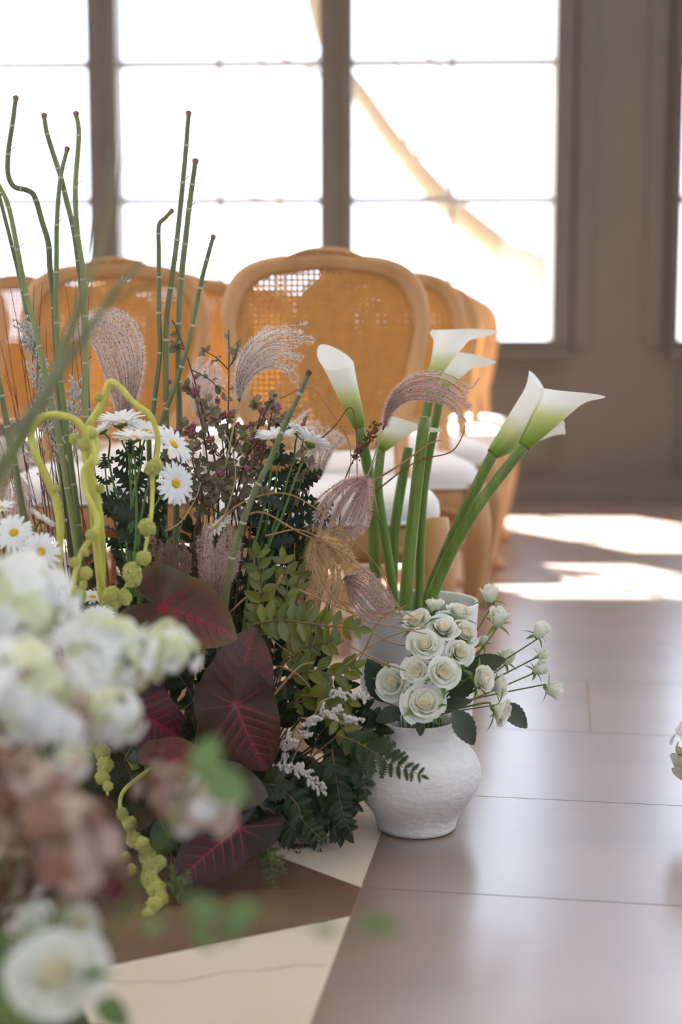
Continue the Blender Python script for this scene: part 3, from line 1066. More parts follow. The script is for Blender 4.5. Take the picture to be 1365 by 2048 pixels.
roses = [
    # px, py, radius px, depth, facing, layers, label
    (785, 1365, 32, 2.145, (-.35, -.9, .25), RP, 'open white rose beside the leafy sprigs, leaning out of the round vase'),
    (849, 1407, 38, 2.10, (.05, -.85, .5), RP, 'largest open white rose, resting on the rim of the round vase'),
    (834, 1340, 27, 2.115, (-.2, -.9, .35), RP, 'small open white rose just above the two rim roses'),
    (888, 1344, 30, 2.10, (.15, -.9, .35), RP, 'open white rose above the largest rim rose, beside the dark leaf'),
    (850, 1288, 30, 2.13, (-.05, -.85, .5), RP, 'open white rose with cream heart in the middle of the bunch'),
    (920, 1306, 26, 2.15, (.25, -.85, .4), RP, 'open white rose in the middle of the bunch, nearer the side buds'),
    (931, 1266, 27, 2.20, (.45, -.55, .7), RP, 'half turned white rose behind the middle of the bunch'),
    (888, 1257, 28, 2.17, (.05, -.65, .75), RP, 'upward facing white rose near the top of the bunch'),
    (834, 1241, 31, 2.17, (-.3, -.35, .9), RP[:8], 'white rose seen from its side below the calla stems'),
    (867, 1211, 26, 2.21, (.05, -.1, 1), RP[:7], 'topmost white rose of the bunch, half open against the calla vase'),
    (920, 1226, 28, 2.235, (.3, -.2, 1), RP[:8], 'flat topped white rose seen from the side at the top of the bunch'),
    (966, 1358, 31, 2.12, (.75, -.6, .2), RP[:8], 'white rose turned aside over the vase shoulder, above the hanging leaf'),
    (1001, 1372, 27, 2.15, (.9, -.3, .1), RP[1:8], 'white rose tucked behind the two turned aside roses'),
    (1004, 1425, 31, 2.10, (.85, -.5, -.35), RP[:8], 'drooping white rose lowest over the vase shoulder, before a leaf'),
]
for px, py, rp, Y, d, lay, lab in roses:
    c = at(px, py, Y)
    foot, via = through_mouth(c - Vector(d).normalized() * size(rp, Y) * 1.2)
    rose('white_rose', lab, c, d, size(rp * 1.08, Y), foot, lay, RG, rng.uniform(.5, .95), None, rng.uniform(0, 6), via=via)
buds = [
    (980, 1190, 25, 2.25, (-.05, -.2, 1), 'white rosebud standing highest beside the chair legs'),
    (998, 1238, 29, 2.22, (.25, -.4, .9), 'plump white rosebud below the highest bud'),
    (1081, 1262, 24, 2.2, (.45, -.3, .8), 'white rosebud at the top of the outstretched side sprays'),
    (1086, 1310, 18, 2.235, (.9, -.3, .5), 'smallest white rosebud, on the outstretched side spray'),
    (1079, 1338, 22, 2.22, (.75, -.4, .6), 'white rosebud with drooped sepals on the outstretched side spray'),
    (1106, 1379, 25, 2.215, (.95, -.4, -.15), 'outermost white rosebud on a level stalk over the floor'),
    (1014, 1316, 23, 2.24, (.3, -.5, .8), 'white rosebud half hidden behind the side spray stalks'),
    (966, 1283, 15, 2.24, (.1, -.4, .8), 'tiny white rosebud behind the bunch'),
]
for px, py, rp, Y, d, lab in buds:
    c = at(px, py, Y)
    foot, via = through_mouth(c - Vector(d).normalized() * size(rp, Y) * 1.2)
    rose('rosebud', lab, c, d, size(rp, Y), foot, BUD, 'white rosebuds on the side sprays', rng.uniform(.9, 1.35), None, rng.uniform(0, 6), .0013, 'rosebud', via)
# leaves of the roses, each on its own stalk out of the vase
rl = [((905, 1420), (955, 1488), 2.07, (.3, -.9, .5), 0.062, 'broad dark rose leaf hanging over the vase shoulder'),
      ((1002, 1408), (1060, 1452), 2.155, (.2, -.8, .6), 0.062, 'dark toothed rose leaf pointing out beside the drooping rose'),
      ((935, 1345), (1008, 1312), 2.17, (0, -.7, .8), 0.07, 'dark rose leaf reaching up behind the rosebud stalks'),
      ((772, 1405), (742, 1320), 2.20, (.4, -.9, .2), 0.066, 'dark rose leaf standing up beside the straw'),
      ((805, 1420), (752, 1440), 2.12, (-.2, -.9, .4), 0.056, 'dark shiny rose leaf at the rim above the fern'),
      ((840, 1440), (843, 1472), 2.10, (.2, -1, .2), 0.030, 'tiny narrow leaf hanging below the largest rose'),
      ((905, 1400), (945, 1330), 2.15, (0, -.8, .5), 0.06, 'dark rose leaf between the rose bunch and the side roses'),
      ((880, 1420), (940, 1395), 2.10, (0, -.5, .9), 0.055, 'flat dark rose leaf under the turned aside roses'),
      ((780, 1425), (800, 1440), 2.13, (0, -.6, .9), 0.05, 'dark rose leaf between the leaning rose and the rim')]
for a, b, Y, nn, L, lab in rl:
    p, q = at(*a, Y), at(*b, Y - .01)
    foot, via = through_mouth(p)
    root = thing('rose_leaf', foot, lab, 'leaf', 'rose leaves in the round vase')
    pts = smooth([foot] + via + [p], 4)
    put('stalk', stalk(MB(), pts, .0012, .001).mesh('stalk', 'rose_stem'), root)
    put('blade', LEAF['rose'], root, frame(p, q - p, nn, (q - p).length))

# ================================================================== CALLA VASE AND CALLAS
CC = Vector((0.135, 2.47, 0))
cz = at(830, 1200, 2.47).z
thing('tall_vase', CC, 'plain white wide vase of calla lilies behind the roses', 'vase',
      me=MB().lathe([(0, 0), (.085, 0), (.090, .006), (.098, .10), (.105, cz - .03), (.107, cz - .004), (.106, cz), (.102, cz - .002), (.098, cz - .03), (.09, .02), (0, .018)], 48, False).mesh('tall_vase', 'vase_glaze'))

CG, CY_, CW = rgb(128, 164, 40), rgb(216, 220, 140), rgb(250, 248, 238)
def spathe_mesh(L, Rm, open_, tipx, slim=1.7, green=0.35):
    def fn(u, v):
        t = (u - .5) * 2 * PI * 1.13
        ov = max(0, abs(t) - PI * .85) / (PI * .28)
        r = 0.0105 + (Rm - .0105) * v ** slim
        c = math.cos(t)
        lip = max(0, v - .72) / .28
        front = (1 + c) / 2                       # the side that carries the tip
        z = L * v * (0.66 + 0.34 * front ** 1.7)
        r *= 1 + open_ * lip ** 2 * (0.35 + 0.9 * front ** 2) + .06 * ov * (1 if t > 0 else -1)
        z -= L * .10 * open_ * lip ** 2.2 * (1.2 - .6 * front)
        ex = tipx * lip ** 2 * max(0, c) ** 7
        return (r * c + ex * .7, r * math.sin(t), z + ex * .75)
    def cf(u, v):
        if v < green:
            k = (v / green)
            return tuple(CG[i] + (CY_[i] - CG[i]) * k ** 1.2 for i in range(3))
        k = min(1, (v - green) / .25)
        return tuple(CY_[i] + (CW[i] - CY_[i]) * k for i in range(3))
    return MB().grid(fn, 40, 20, cf).mesh('spathe', 'spathe')
def calla(label, stem_px, Y0, Y1, tip_px, Yt, Rpx, open_=.5, tipdir=(1, 0, 0), tipl=.02, slim=1.7, green=.35, rs=0.0098):
    pts = path(stem_px, Y0, Y1)
    p1 = pts[-1]
    tp = at(*tip_px, Yt)
    L = (tp - p1).length
    d = (tp - p1).normalized()
    low = Vector((CC.x + (pts[0].x - CC.x) * .4, CC.y + (pts[0].y - CC.y) * .4, .03))
    full = smooth([low, low.lerp(pts[0], .6), pts[0]], 4)[:-1] + pts
    root = thing('calla_lily', low, label, 'calla lily', 'calla lilies in the white vase')
    put('stem', MB().tube(full, taper(len(full), rs * 1.12, rs * .95), 12).mesh('stem', 'calla_stem'), root)
    x = Vector(tipdir) - d * Vector(tipdir).dot(d)          # the pointed lip turns this way
    x.normalize()
    m = Matrix.Translation(p1 - d * .004) @ Matrix((x, d.cross(x), d)).transposed().to_4x4()
    put('spathe', spathe_mesh(L * 1.0, size(Rpx, Yt), open_, tipl, slim, green), root, m)
    put('spadix', MB().tube(smooth([(0, 0, L * .08), (0, 0, L * .35), (.002, 0, L * .60)], 4), [.004] * 8 + [.002], 8).mesh('spadix', 'spadix'), root, m)
calla('large open calla lily leaning out over the aisle, pale outer one of the pair', [(858, 1190), (890, 1110), (930, 1020), (988, 905)], 2.44, 2.40, (1136, 772), 2.47, 60, .24, (.35, .8, .5), .012, .95, .3)
calla('furled calla lily with pointed tip, greener one of the leaning pair', [(866, 1188), (905, 1100), (965, 1000), (1052, 888)], 2.40, 2.35, (1162, 754), 2.38, 40, .3, (1, .1, .2), .008, .95, .5)
calla('tall calla lily with flaring lip against the chair backs', [(815, 1190), (825, 1080), (838, 930), (864, 760)], 2.52, 2.52, (930, 632), 2.56, 38, .45, (1, .2, 0), .018, 1.5, .3, .009)
calla('narrow calla lily half hidden behind the tall flaring one', [(840, 1190), (842, 1080), (852, 950), (885, 775)], 2.56, 2.56, (944, 696), 2.60, 30, .35, (.8, .3, .3), .016, 1.3, .25, .008)
calla('slim calla lily leaning over towards the feathery plumes', [(752, 1185), (748, 1080), (742, 970), (718, 850)], 2.50, 2.48, (658, 678), 2.50, 29, .12, (-.5, .8, .2), .006, .85, .48)
calla('short calla lily facing the tall green stem under an arching plume', [(788, 1190), (772, 1080), (757, 980), (763, 893)], 2.46, 2.45, (826, 822), 2.46, 32, .55, (1, -.1, 0), .022, .9, .3, .008)
def bare(label, stem_px, Y0, Y1, rs):
    pts = path(stem_px, Y0, Y1)
    low = Vector((CC.x + (pts[0].x - CC.x) * .4, CC.y + (pts[0].y - CC.y) * .4, .03))
    full = smooth([low, low.lerp(pts[0], .6), pts[0]], 4)[:-1] + pts
    root = thing('cut_calla_stalk', low, label, 'stalk')
    put('stem', MB().tube(full, taper(len(full), rs * 1.1, rs * .9), 12).mesh('stem', 'calla_stem'), root)
bare('thick bright green calla stem cut off below the arching plume', [(811, 1205), (818, 1120), (833, 980), (850, 835)], 2.405, 2.38, .0108)
bare('pale green calla stem standing between the darker ones', [(784, 1190), (790, 1060), (805, 960), (818, 893)], 2.53, 2.53, .0095)

# ================================================================== HORSETAIL STEMS
def horsetail(label, pxs, Y, ts, r=0.0046, m='horsetail', twigs=2, to=None, tipm='node_brown'):
    pts = path(pxs, Y, Y + .02, 8)
    top = pts[0]
    low = root_under(pts[-1], pull=.4)
    full = pts + smooth([pts[-1], pts[-1].lerp(low, .55), low], 4)[1:]
    root = thing('horsetail_stem', low, label, 'horsetail', 'jointed horsetail stems')
    rr = taper(len(full), r * .72, r * 1.12, .6)
    put('stem', MB().tube(full, rr, 10).mesh('stem', m), root)
    for t in ts:
        p, tg = along(pts, t)
        k = r * (.72 + .35 * t ** .6) / 1.0
        put('joint', MB().lathe([(k * 1.02, -.0018), (k * 1.16, -.0009), (k * 1.2, .0009), (k * 1.05, .002)], 10, False).mesh('joint', 'node_pale'), root, aim(p, tg))
    q, tg = along(pts, 0.002)
    put('cut_tip', MB().lathe([(r * .7, -.006), (r * 1.02, -.001), (r * 1.05, .002), (r * .3, .004)], 10, False, True).mesh('cut_tip', tipm), root, aim(q, -tg))
    for i in range(twigs):
        t = ts[(i * 2 + 1) % len(ts)]
        p, tg = along(pts, t)
        s = 1 if i % 2 == 0 else -1
        d = (Vector((s * .7, rng.uniform(-.4, .4), .9))).normalized()
        put('branchlet', MB().tube(smooth([p, p + d * .007, p + d * .013 + Vector((s * .002, 0, 0))], 3), taper(4, .0008, .0005) if 0 else .0007, 5).mesh('branchlet', 'node_brown'), root)
horsetail('horsetail stem with a sharp double bend near its top', [(32, 194), (25, 248), (17, 301), (16, 347), (28, 373), (53, 380), (69, 393), (84, 442), (97, 488), (100, 537), (107, 600), (112, 690), (120, 800), (140, 960)], 2.30, [.07, .14, .24, .29, .41, .56, .7, .84], twigs=3)
horsetail('horsetail stem leaning inwards and crossing its olive neighbour', [(83, 229), (88, 263), (100, 303), (116, 352), (128, 400), (144, 468), (155, 553), (163, 628), (166, 712), (172, 860), (180, 990)], 2.28, [.05, .14, .2, .29, .38, .5, .63, .77, .9], twigs=0)
horsetail('upright olive horsetail stem with small side shoots', [(152, 229), (158, 273), (151, 378), (155, 466), (165, 537), (171, 635), (171, 706), (171, 818), (176, 950)], 2.26, [.06, .2, .33, .45, .55, .68, .83], m='horsetail_olive', twigs=3)
horsetail('slender olive horsetail stem with a reddish tapering tip', [(135, 296), (121, 357), (114, 442), (113, 523), (112, 630), (120, 748), (132, 853), (152, 1000), (165, 1130)], 2.25, [.07, .18, .29, .41, .55, .68, .8, .9], r=.0042, m='horsetail_olive', twigs=4)
horsetail('horsetail stem leaning in behind the statice', [(-8, 360), (16, 410), (32, 484), (49, 572), (74, 670), (95, 776), (116, 867), (140, 1010), (152, 1090)], 2.24, [.08, .19, .31, .45, .59, .72, .84], m='horsetail_olive', twigs=2)
horsetail('thin horsetail stem ending among the white statice', [(-8, 385), (18, 487), (39, 575), (53, 649), (80, 760), (110, 900)], 2.30, [.2, .37, .5, .7], r=.0040, twigs=1)
horsetail('short dark horsetail stem beside the left daisies', [(-6, 745), (5, 800), (14, 850), (28, 920), (50, 1050)], 2.22, [.15, .35, .6], r=.0050, twigs=1)
horsetail('tallest horsetail of the upright pair before the cane chairs', [(367, 231), (359, 333), (343, 491), (330, 586), (323, 660), (323, 804), (322, 900), (320, 1020)], 2.32, [.08, .17, .31, .43, .56, .72, .85], twigs=1)
horsetail('stout upright horsetail with a blunt grey tip', [(387, 315), (374, 410), (367, 473), (359, 544), (353, 635), (352, 748), (354, 864), (348, 1010)], 2.30, [.07, .14, .24, .34, .47, .64, .8], r=.0052, twigs=2)
horsetail('horsetail with a snapped top hanging to its tall neighbour', [(344, 422), (331, 436), (318, 452), (318, 500), (318, 554), (318, 628), (320, 705), (309, 800), (298, 880)], 2.29, [.12, .3, .45, .62, .82], r=.0038, twigs=0)
horsetail('horsetail slanting across the upright stems', [(427, 473), (418, 505), (404, 558), (390, 625), (373, 702), (345, 786), (322, 850), (310, 930)], 2.27, [.1, .22, .38, .56, .75, .9], r=.0040, twigs=2)
horsetail('horsetail leaning the other way across the second daisies', [(606, 748), (588, 790), (559, 851), (533, 913), (498, 987), (469, 1064), (453, 1122), (445, 1175)], 2.12, [.1, .28, .52, .7, .86], r=.0048, twigs=0, tipm='twig')

# ================================================================== FEATHER GRASS PLUMES
def hairs(mb, pts, n, ln, w, spread=.9):
    vs_, fs_ = [], []
    for i in range(n):
        t = .04 + .96 * rng.random()
        p, tg = along(pts, t)
        d = (tg * rng.uniform(.5, 1.1) + jit(spread)).normalized()
        l = ln * rng.uniform(.6, 1.2) * (1 - .3 * t)
        sd = d.cross(Vector((rng.uniform(-1, 1), -1, rng.uniform(-1, 1)))).normalized() * w
        k = len(vs_)
        vs_ += [p - sd, p + sd, p + d * l]
        fs_.append((k, k + 1, k + 2))
    mb.add(vs_, fs_)
def plume(label, stem_px, outer, inner, Y, n, m, dens=1.0, ln=.0075, depth=.03, stalkm='plume_stalk', sr=.0017):
    st = path(stem_px, Y + .01, Y)
    low = root_under(st[0], pull=.3)
    full = smooth([low, low.lerp(st[0], .55), st[0]], 4)[:-1] + st
    root = thing('feather_grass', low, label, 'grass plume', 'feathery grass plumes')
    put('stalk', stalk(MB(), full, sr * 1.1, sr * .8).mesh('stalk', stalkm), root)
    for i in range(n):
        f = (i + .5) / n + rng.uniform(-1.2, 1.2) / n
        ex, ey = rng.uniform(-10, 10), rng.uniform(-10, 10)
        yy = Y + depth * math.sin(i * 2.4)
        k = len(outer)
        wp = []
        for j in range(k):
            t = j / (k - 1)
            q = t * (len(inner) - 1)
            j0 = min(int(q), len(inner) - 2)
            ix = inner[j0][0] + (inner[j0 + 1][0] - inner[j0][0]) * (q - j0)
            iy = inner[j0][1] + (inner[j0 + 1][1] - inner[j0][1]) * (q - j0)
            wp.append(at(outer[j][0] + (ix - outer[j][0]) * f + (ex + rng.uniform(-3, 3)) * t, outer[j][1] + (iy - outer[j][1]) * f + (ey + rng.uniform(-3, 3)) * t, Y + (yy - Y) * min(1, t * 2)))
        pts = smooth(wp, 4)
        cut = int(len(pts) * rng.uniform(.6, 1.02))
        pts = pts[:max(4, cut)]
        ll = sum((pts[a + 1] - pts[a]).length for a in range(len(pts) - 1))
        mb = MB().tube(pts, taper(len(pts), .0007, .0004), 3, False)
        hairs(mb, pts, int(ll * 800 * dens), ln * .9, .00026, .7)          # dark awns
        k2 = len(mb.f)
        hairs(mb, pts, int(ll * 3000 * dens), ln * 1.45, .00034, 1.2)     # pale fluff
        put('raceme', mb.mesh('raceme', m, False, k2, 'awn'), root, None, 'stuff')
plume('big drooping mauve plume behind the yellow green arching stem', [(262, 1000), (255, 900), (248, 850)], [(248, 850), (280, 780), (291, 700), (272, 640), (235, 617), (190, 622), (150, 640), (125, 685)], [(240, 850), (222, 800), (200, 740), (185, 690), (160, 670), (138, 705)], 2.36, 30, 'plume_mauve')
plume('pale mauve plume fanning out before the cane chair back', [(430, 1070), (455, 960), (478, 850), (487, 800)], [(486, 805), (482, 745), (505, 690), (555, 652), (615, 640), (648, 625)], [(489, 805), (505, 765), (545, 730), (585, 740), (612, 775)], 2.22, 26, 'plume_pale')
plume('dusky plume arching over the short calla', [(672, 1060), (710, 1000), (738, 945), (765, 862)], [(765, 860), (775, 802), (805, 763), (850, 745), (900, 757), (935, 782), (952, 762)], [(767, 860), (788, 818), (822, 797), (872, 802), (908, 820), (926, 858)], 2.30, 24, 'plume_dusk', 1.1, .0065)
plume('dense mauve plume folded down beside the calla stems', [(660, 1190), (700, 1100), (740, 1000), (735, 955)], [(735, 952), (690, 962), (642, 997), (617, 1050), (612, 1095)], [(736, 952), (744, 1000), (736, 1060), (690, 1090)], 2.22, 30, 'plume_dusk', 1.2)
plume('tan plume spilling over the curled straw', [(600, 1230), (620, 1150), (640, 1078)], [(640, 1075), (690, 1080), (725, 1112), (740, 1165)], [(638, 1075), (622, 1120), (638, 1170), (615, 1195)], 2.17, 28, 'plume_tan', 1.2)
plume('brown plume above the red veined leaf', [(350, 1260), (348, 1190)], [(345, 1190), (300, 1150), (284, 1110), (308, 1068)], [(350, 1190), (386, 1150), (392, 1100), (362, 1070)], 2.12, 34, 'plume_brown', 1.3)
plume('small mauve plume beside the leaning horsetail', [(440, 1280), (438, 1200)], [(430, 1205), (410, 1140), (408, 1072), (428, 1045)], [(442, 1205), (482, 1150), (496, 1095), (488, 1062)], 2.16, 22, 'plume_dusk', 1.1)
plume('grey mauve plume lying towards the white calla vase', [(640, 1240), (665, 1190), (692, 1152)], [(692, 1152), (742, 1147), (782, 1192), (802, 1222)], [(690, 1156), (702, 1200), (742, 1240), (790, 1237)], 2.25, 22, 'plume_dusk', 1.0)
plume('pink plume low behind the left daisies', [(40, 1180), (36, 1100)], [(30, 1100), (0, 1040), (3, 970), (20, 940)], [(42, 1100), (62, 1040), (62, 985), (42, 950)], 2.35, 18, 'plume_mauve')
plume('pale plume far behind the upright horsetails', [(410, 960), (406, 850)], [(404, 850), (378, 795), (382, 742), (402, 716)], [(412, 850), (432, 795), (446, 752), (432, 722)], 2.62, 24, 'plume_pale', 1.2)
plume('pale wispy plume behind the second daisies', [(600, 1080), (622, 960)], [(620, 960), (590, 905), (598, 845), (624, 826)], [(640, 960), (668, 905), (694, 884), (664, 862)], 2.58, 22, 'plume_pale', 1.1)
plume('brown plume low in the shade beside the white blooms', [(290, 1420), (285, 1340)], [(285, 1340), (250, 1290), (260, 1220), (290, 1190)], [(290, 1340), (330, 1300), (335, 1240), (310, 1200)], 2.34, 16, 'plume_brown', 1.0)

# ================================================================== DAISIES
def petal_fn(u, v):
    x = (u - .5) * 2
    w = .135 * math.sin(PI * (.12 + .80 * v)) ** .6
    if v > .93:
        w *= .8
    z = .05 * math.sin(v * PI) - .10 * v * v + .02 * (1 - x * x) + (.012 if abs(x) > .9 else 0)
    return (x * w, v, z)
DP = MB().grid(petal_fn, 4, 6).mesh('petal', 'petal_white')
DD = MB().lathe([(0, -.06), (.20, -.03), (.25, .02), (.22, .10), (.14, .15), (.05, .15), (0, .13)], 16, False).mesh('disc', 'daisy_disc')
DC = MB().lathe([(.04, -.22), (.12, -.17), (.26, -.09), (.30, -.03), (.24, .0)], 12, True, True).mesh('calyx', 'sepal')
def daisy(label, px, py, rp, Y, d, stem_px, group, n=19, cup=.0, cat='daisy', stemY=None, leaves=0):
    c = at(px, py, Y)
    d = Vector(d).normalized()
    Rr = size(rp, Y)
    m = aim(c, d, rng.uniform(0, 6), Rr)
    sp = path(stem_px, stemY or Y + .03, (stemY or Y) + .04)
    low = root_under(sp[-1], pull=.3)
    pts = smooth([c - d * Rr * .2, c - d * Rr * .7] + sp[1:] + [sp[-1].lerp(low, .5), low], 5)
    root = thing('daisy', low, label, cat, group)
    put('stem', MB().tube(pts, taper(len(pts), .0015, .0024), 7).mesh('stem', 'daisy_stem'), root)
    put('disc', DD, root, m)
    put('calyx', DC, root, m)
    for lay in range(2):
        for k in range(n if lay == 0 else n - 4):
            a = 2 * PI * (k + .5 * lay) / (n if lay == 0 else n - 4) + rng.uniform(-.08, .08)
            dd = Vector((math.cos(a), math.sin(a), cup + .16 * lay + rng.uniform(-.06, .08)))
            put('petal', DP, root, m @ frame((math.cos(a) * .16, math.sin(a) * .16, .0 + .03 * lay), dd, (0, 0, 1), rng.uniform(.80, .9) * (1 if lay == 0 else .93)))
    for k in range(leaves):
        p, tg = along(pts, .22 + .5 * k / max(1, leaves))
        s = 1 if k % 2 else -1
        put('leaf', LEAF['daisy'], root, frame(p, Vector((s * rng.uniform(.5, 1), rng.uniform(-.5, .2), rng.uniform(.1, .8))), TOCAM + jit(.5), rng.uniform(.03, .05)))
    return root
DG1, DG2, DG3, DG4 = 'daisy spray under the yellow green arch', 'daisy spray behind the leaning horsetail', 'daisies left of the drooping amaranth', 'low daisies behind the amaranth stem'
ST1 = [(262, 900), (266, 960), (268, 1020), (266, 1100)]
daisy('topmost white daisy seen from its side under the arch', 246, 848, 50, 2.20, (-.05, -.18, .97), ST1, DG1, cup=.38, leaves=5)
daisy('white daisy just below the topmost one, seen from its side', 262, 880, 42, 2.16, (.05, -.12, .97), [(264, 910), (266, 960), (268, 1020), (266, 1100)], DG1, cup=.25, leaves=4)
daisy('small white daisy peeping out beside the topmost one', 206, 862, 34, 2.22, (-.5, -.2, .8), [(215, 905), (228, 970), (255, 1040), (264, 1100)], DG1, cup=.3, leaves=3)
daisy('white daisy tilted aside behind the arching amaranth stem', 304, 868, 44, 2.22, (.3, -.25, .9), [(295, 920), (280, 980), (270, 1040), (266, 1100)], DG1, cup=.2, leaves=4)
daisy('wide white daisy touching the arching amaranth stem', 334, 892, 46, 2.18, (.7, -.3, .65), [(305, 930), (285, 980), (272, 1040), (268, 1100)], DG1, cup=.1, leaves=3)
daisy('white daisy with yellow heart turned towards the berries', 350, 968, 42, 2.15, (.72, -.75, .15), [(325, 990), (300, 1030), (280, 1070), (270, 1120)], DG1, leaves=2)
daisy('white daisy wedged between the topmost and the tilted ones', 282, 858, 36, 2.25, (.1, -.15, .98), [(280, 910), (275, 970), (270, 1040), (266, 1100)], DG1, cup=.35, leaves=2)
ST2 = [(555, 915), (550, 960), (535, 1030), (515, 1110)]
daisy('white daisy crossed by the leaning horsetail', 564, 878, 46, 2.19, (-.1, -.15, .98), ST2, DG2, cup=.35, leaves=6)
daisy('white daisy showing its green cup from behind', 610, 888, 42, 2.18, (.45, .30, .85), [(600, 915), (580, 960), (555, 1030), (520, 1110)], DG2, cup=.45, leaves=5)
daisy('white daisy half hidden behind the crossed one', 586, 862, 38, 2.23, (.2, .1, 1), [(580, 915), (565, 960), (545, 1030), (518, 1110)], DG2, cup=.3, leaves=4)
daisy('white daisy with yellow heart facing out beside the picture edge', 28, 1066, 40, 1.97, (.05, -.85, .5), [(22, 1100), (16, 1140), (14, 1200)], DG3, stemY=2.0)
daisy('white daisy with its yellow heart turned down, lowest of three', 82, 1104, 40, 1.93, (.1, -.93, .25), [(60, 1125), (52, 1150), (48, 1220)], DG3, stemY=1.97)
daisy('white daisy seen from behind above the two yellow hearts', 82, 1040, 34, 2.02, (.55, .1, .8), [(60, 1075), (45, 1110), (35, 1200)], DG3, cup=.25, stemY=2.05)
daisy('white daisy cut by the edge above the others', 2, 1018, 30, 2.05, (-.2, -.3, .9), [(4, 1060), (8, 1110), (10, 1200)], DG3, cup=.2, stemY=2.07)
daisy('white daisy behind the twisted amaranth stem', 138, 1200, 32, 2.08, (-.5, -.8, .35), [(145, 1240), (155, 1290), (165, 1340)], DG4, stemY=2.12)
daisy('white daisy lying level beside the amaranth tassels', 186, 1196, 30, 2.10, (.15, -.25, .95), [(180, 1230), (175, 1290), (170, 1340)], DG4, cup=.15, stemY=2.13)
daisy('lowest white daisy just above the blurred blooms', 195, 1240, 34, 2.06, (.05, -.5, .85), [(190, 1280), (182, 1320), (175, 1360)], DG4, cup=.25, stemY=2.1)
daisy('shaded white daisy with narrow petals near the small mauve plume', 432, 1055, 32, 2.25, (-.6, -.3, .7), [(436, 1090), (440, 1150), (442, 1220)], 'daisies low in the shade', cup=.1)
daisy('shaded white daisy behind the leaning horsetail foot', 516, 1042, 26, 2.28, (.2, -.5, .8), [(515, 1080), (512, 1150), (505, 1220)], 'daisies low in the shade', cup=.1)

# dark lobed leaves along the daisy sprays
sprig('daisy_foliage', 'dark lobed foliage below the first daisy spray', [(266, 1120), (268, 1020), (266, 960), (262, 910)], 2.24, 2.22, 'daisy', .042, 9, .0024, 'daisy_stem', 48, pair=True, shrink=.7)
sprig('daisy_foliage', 'dark lobed foliage leaning towards the arching stem', [(250, 1120), (228, 1040), (215, 980), (210, 930)], 2.26, 2.24, 'daisy', .036, 6, .002, 'daisy_stem', 48, pair=True)
sprig('daisy_foliage', 'dark lobed foliage below the berries beside the yellow hearted daisy', [(290, 1120), (300, 1030), (310, 980), (320, 940)], 2.24, 2.22, 'daisy', .040, 7, .002, 'daisy_stem', 48, pair=True)
sprig('daisy_foliage', 'dark lobed foliage below the second daisy spray', [(515, 1130), (535, 1040), (550, 975), (558, 925)], 2.26, 2.25, 'daisy', .045, 9, .0024, 'daisy_stem', 48, pair=True, shrink=.7)
sprig('daisy_foliage', 'dark lobed foliage behind the mauve plume', [(530, 1130), (565, 1050), (590, 990), (600, 950)], 2.30, 2.28, 'daisy', .045, 8, .0022, 'daisy_stem', 52, pair=True, shrink=.7)
sprig('daisy_foliage', 'dark lobed foliage under the tan plume', [(540, 1160), (580, 1100), (620, 1060), (650, 1030)], 2.32, 2.30, 'daisy', .045, 7, .0022, 'daisy_stem', 52, pair=True, shrink=.7)

# ================================================================== AMARANTH
def tassel_mesh():
    mb = MB()
    r2 = random.Random(3)
    mb.ball((0, 0, 0), .74, 12, 8)
    for i in range(150):
        z = 1 - 2 * (i + .5) / 150
        a = i * 2.399963
        q = math.sqrt(1 - z * z)
        k = r2.uniform(.68, .92)
        mb.ball((q * math.cos(a) * k, q * math.sin(a) * k, z * k), r2.uniform(.09, .16), 5, 4)
    return mb.mesh('tassel', 'amaranth_tassel')
TAS = tassel_mesh()
def amaranth(label, pxs, Y0, Y1, r0, r1, tassels, plant_last=False, plant_first=True):
    pts = path(pxs, Y0, Y1, 7)
    low = root_under(pts[0], pull=.8)
    full = smooth([low, low.lerp(pts[0], .6), pts[0]], 4)[:-1] + pts
    root = thing('amaranth', low, label, 'amaranth', 'yellow green hanging amaranth')
    rr = [r0 + (r1 - r0) * (i / (len(full) - 1)) + .0008 * noise.noise(p * 60) for i, p in enumerate(full)]
    put('stem', MB().tube(full, rr, 9, flat=.85).mesh('stem', 'amaranth_stem'), root)
    for px, py, rp in tassels:
        best = min(pts, key=lambda q: (q - at(px, py, q.y)).length)
        Y = best.y - .004
        put('tassel', TAS, root, T(at(px, py, Y)) @ Matrix.Rotation(rng.uniform(0, 6), 4, 'Z') @ Matrix.Rotation(rng.uniform(0, 1), 4, 'X') @ Matrix.Diagonal((size(rp, Y), size(rp, Y) * .9, size(rp, Y) * rng.uniform(.9, 1.15), 1)))
amaranth('yellow green amaranth arching over the daisies with beaded tassels', [(202, 1180), (203, 1087), (193, 990), (172, 915), (174, 861), (200, 816), (213, 780), (222, 764), (240, 774), (268, 806), (300, 830), (314, 865), (316, 900), (306, 935), (305, 990), (302, 1038), (293, 1087), (286, 1116), (264, 1146), (248, 1180), (228, 1196)], 2.06, 1.98, .0068, .0022,
         [(308, 934, 19), (295, 1055, 19), (288, 1116, 18), (264, 1144, 21), (268, 1158, 17), (248, 1194, 17), (222, 1190, 19), (228, 1206, 16), (150, 878, 13), (197, 795, 9), (201, 977, 10)])
amaranth('yellow green amaranth looping over beside the left daisies', [(100, 1190), (110, 1071), (103, 1006), (87, 964), (61, 906), (53, 868), (62, 845), (80, 834), (106, 831), (139, 842), (162, 868), (176, 905), (182, 930)], 2.02, 2.0, .0062, .0046, [(101, 975, 9), (154, 890, 12), (175, 870, 10)])
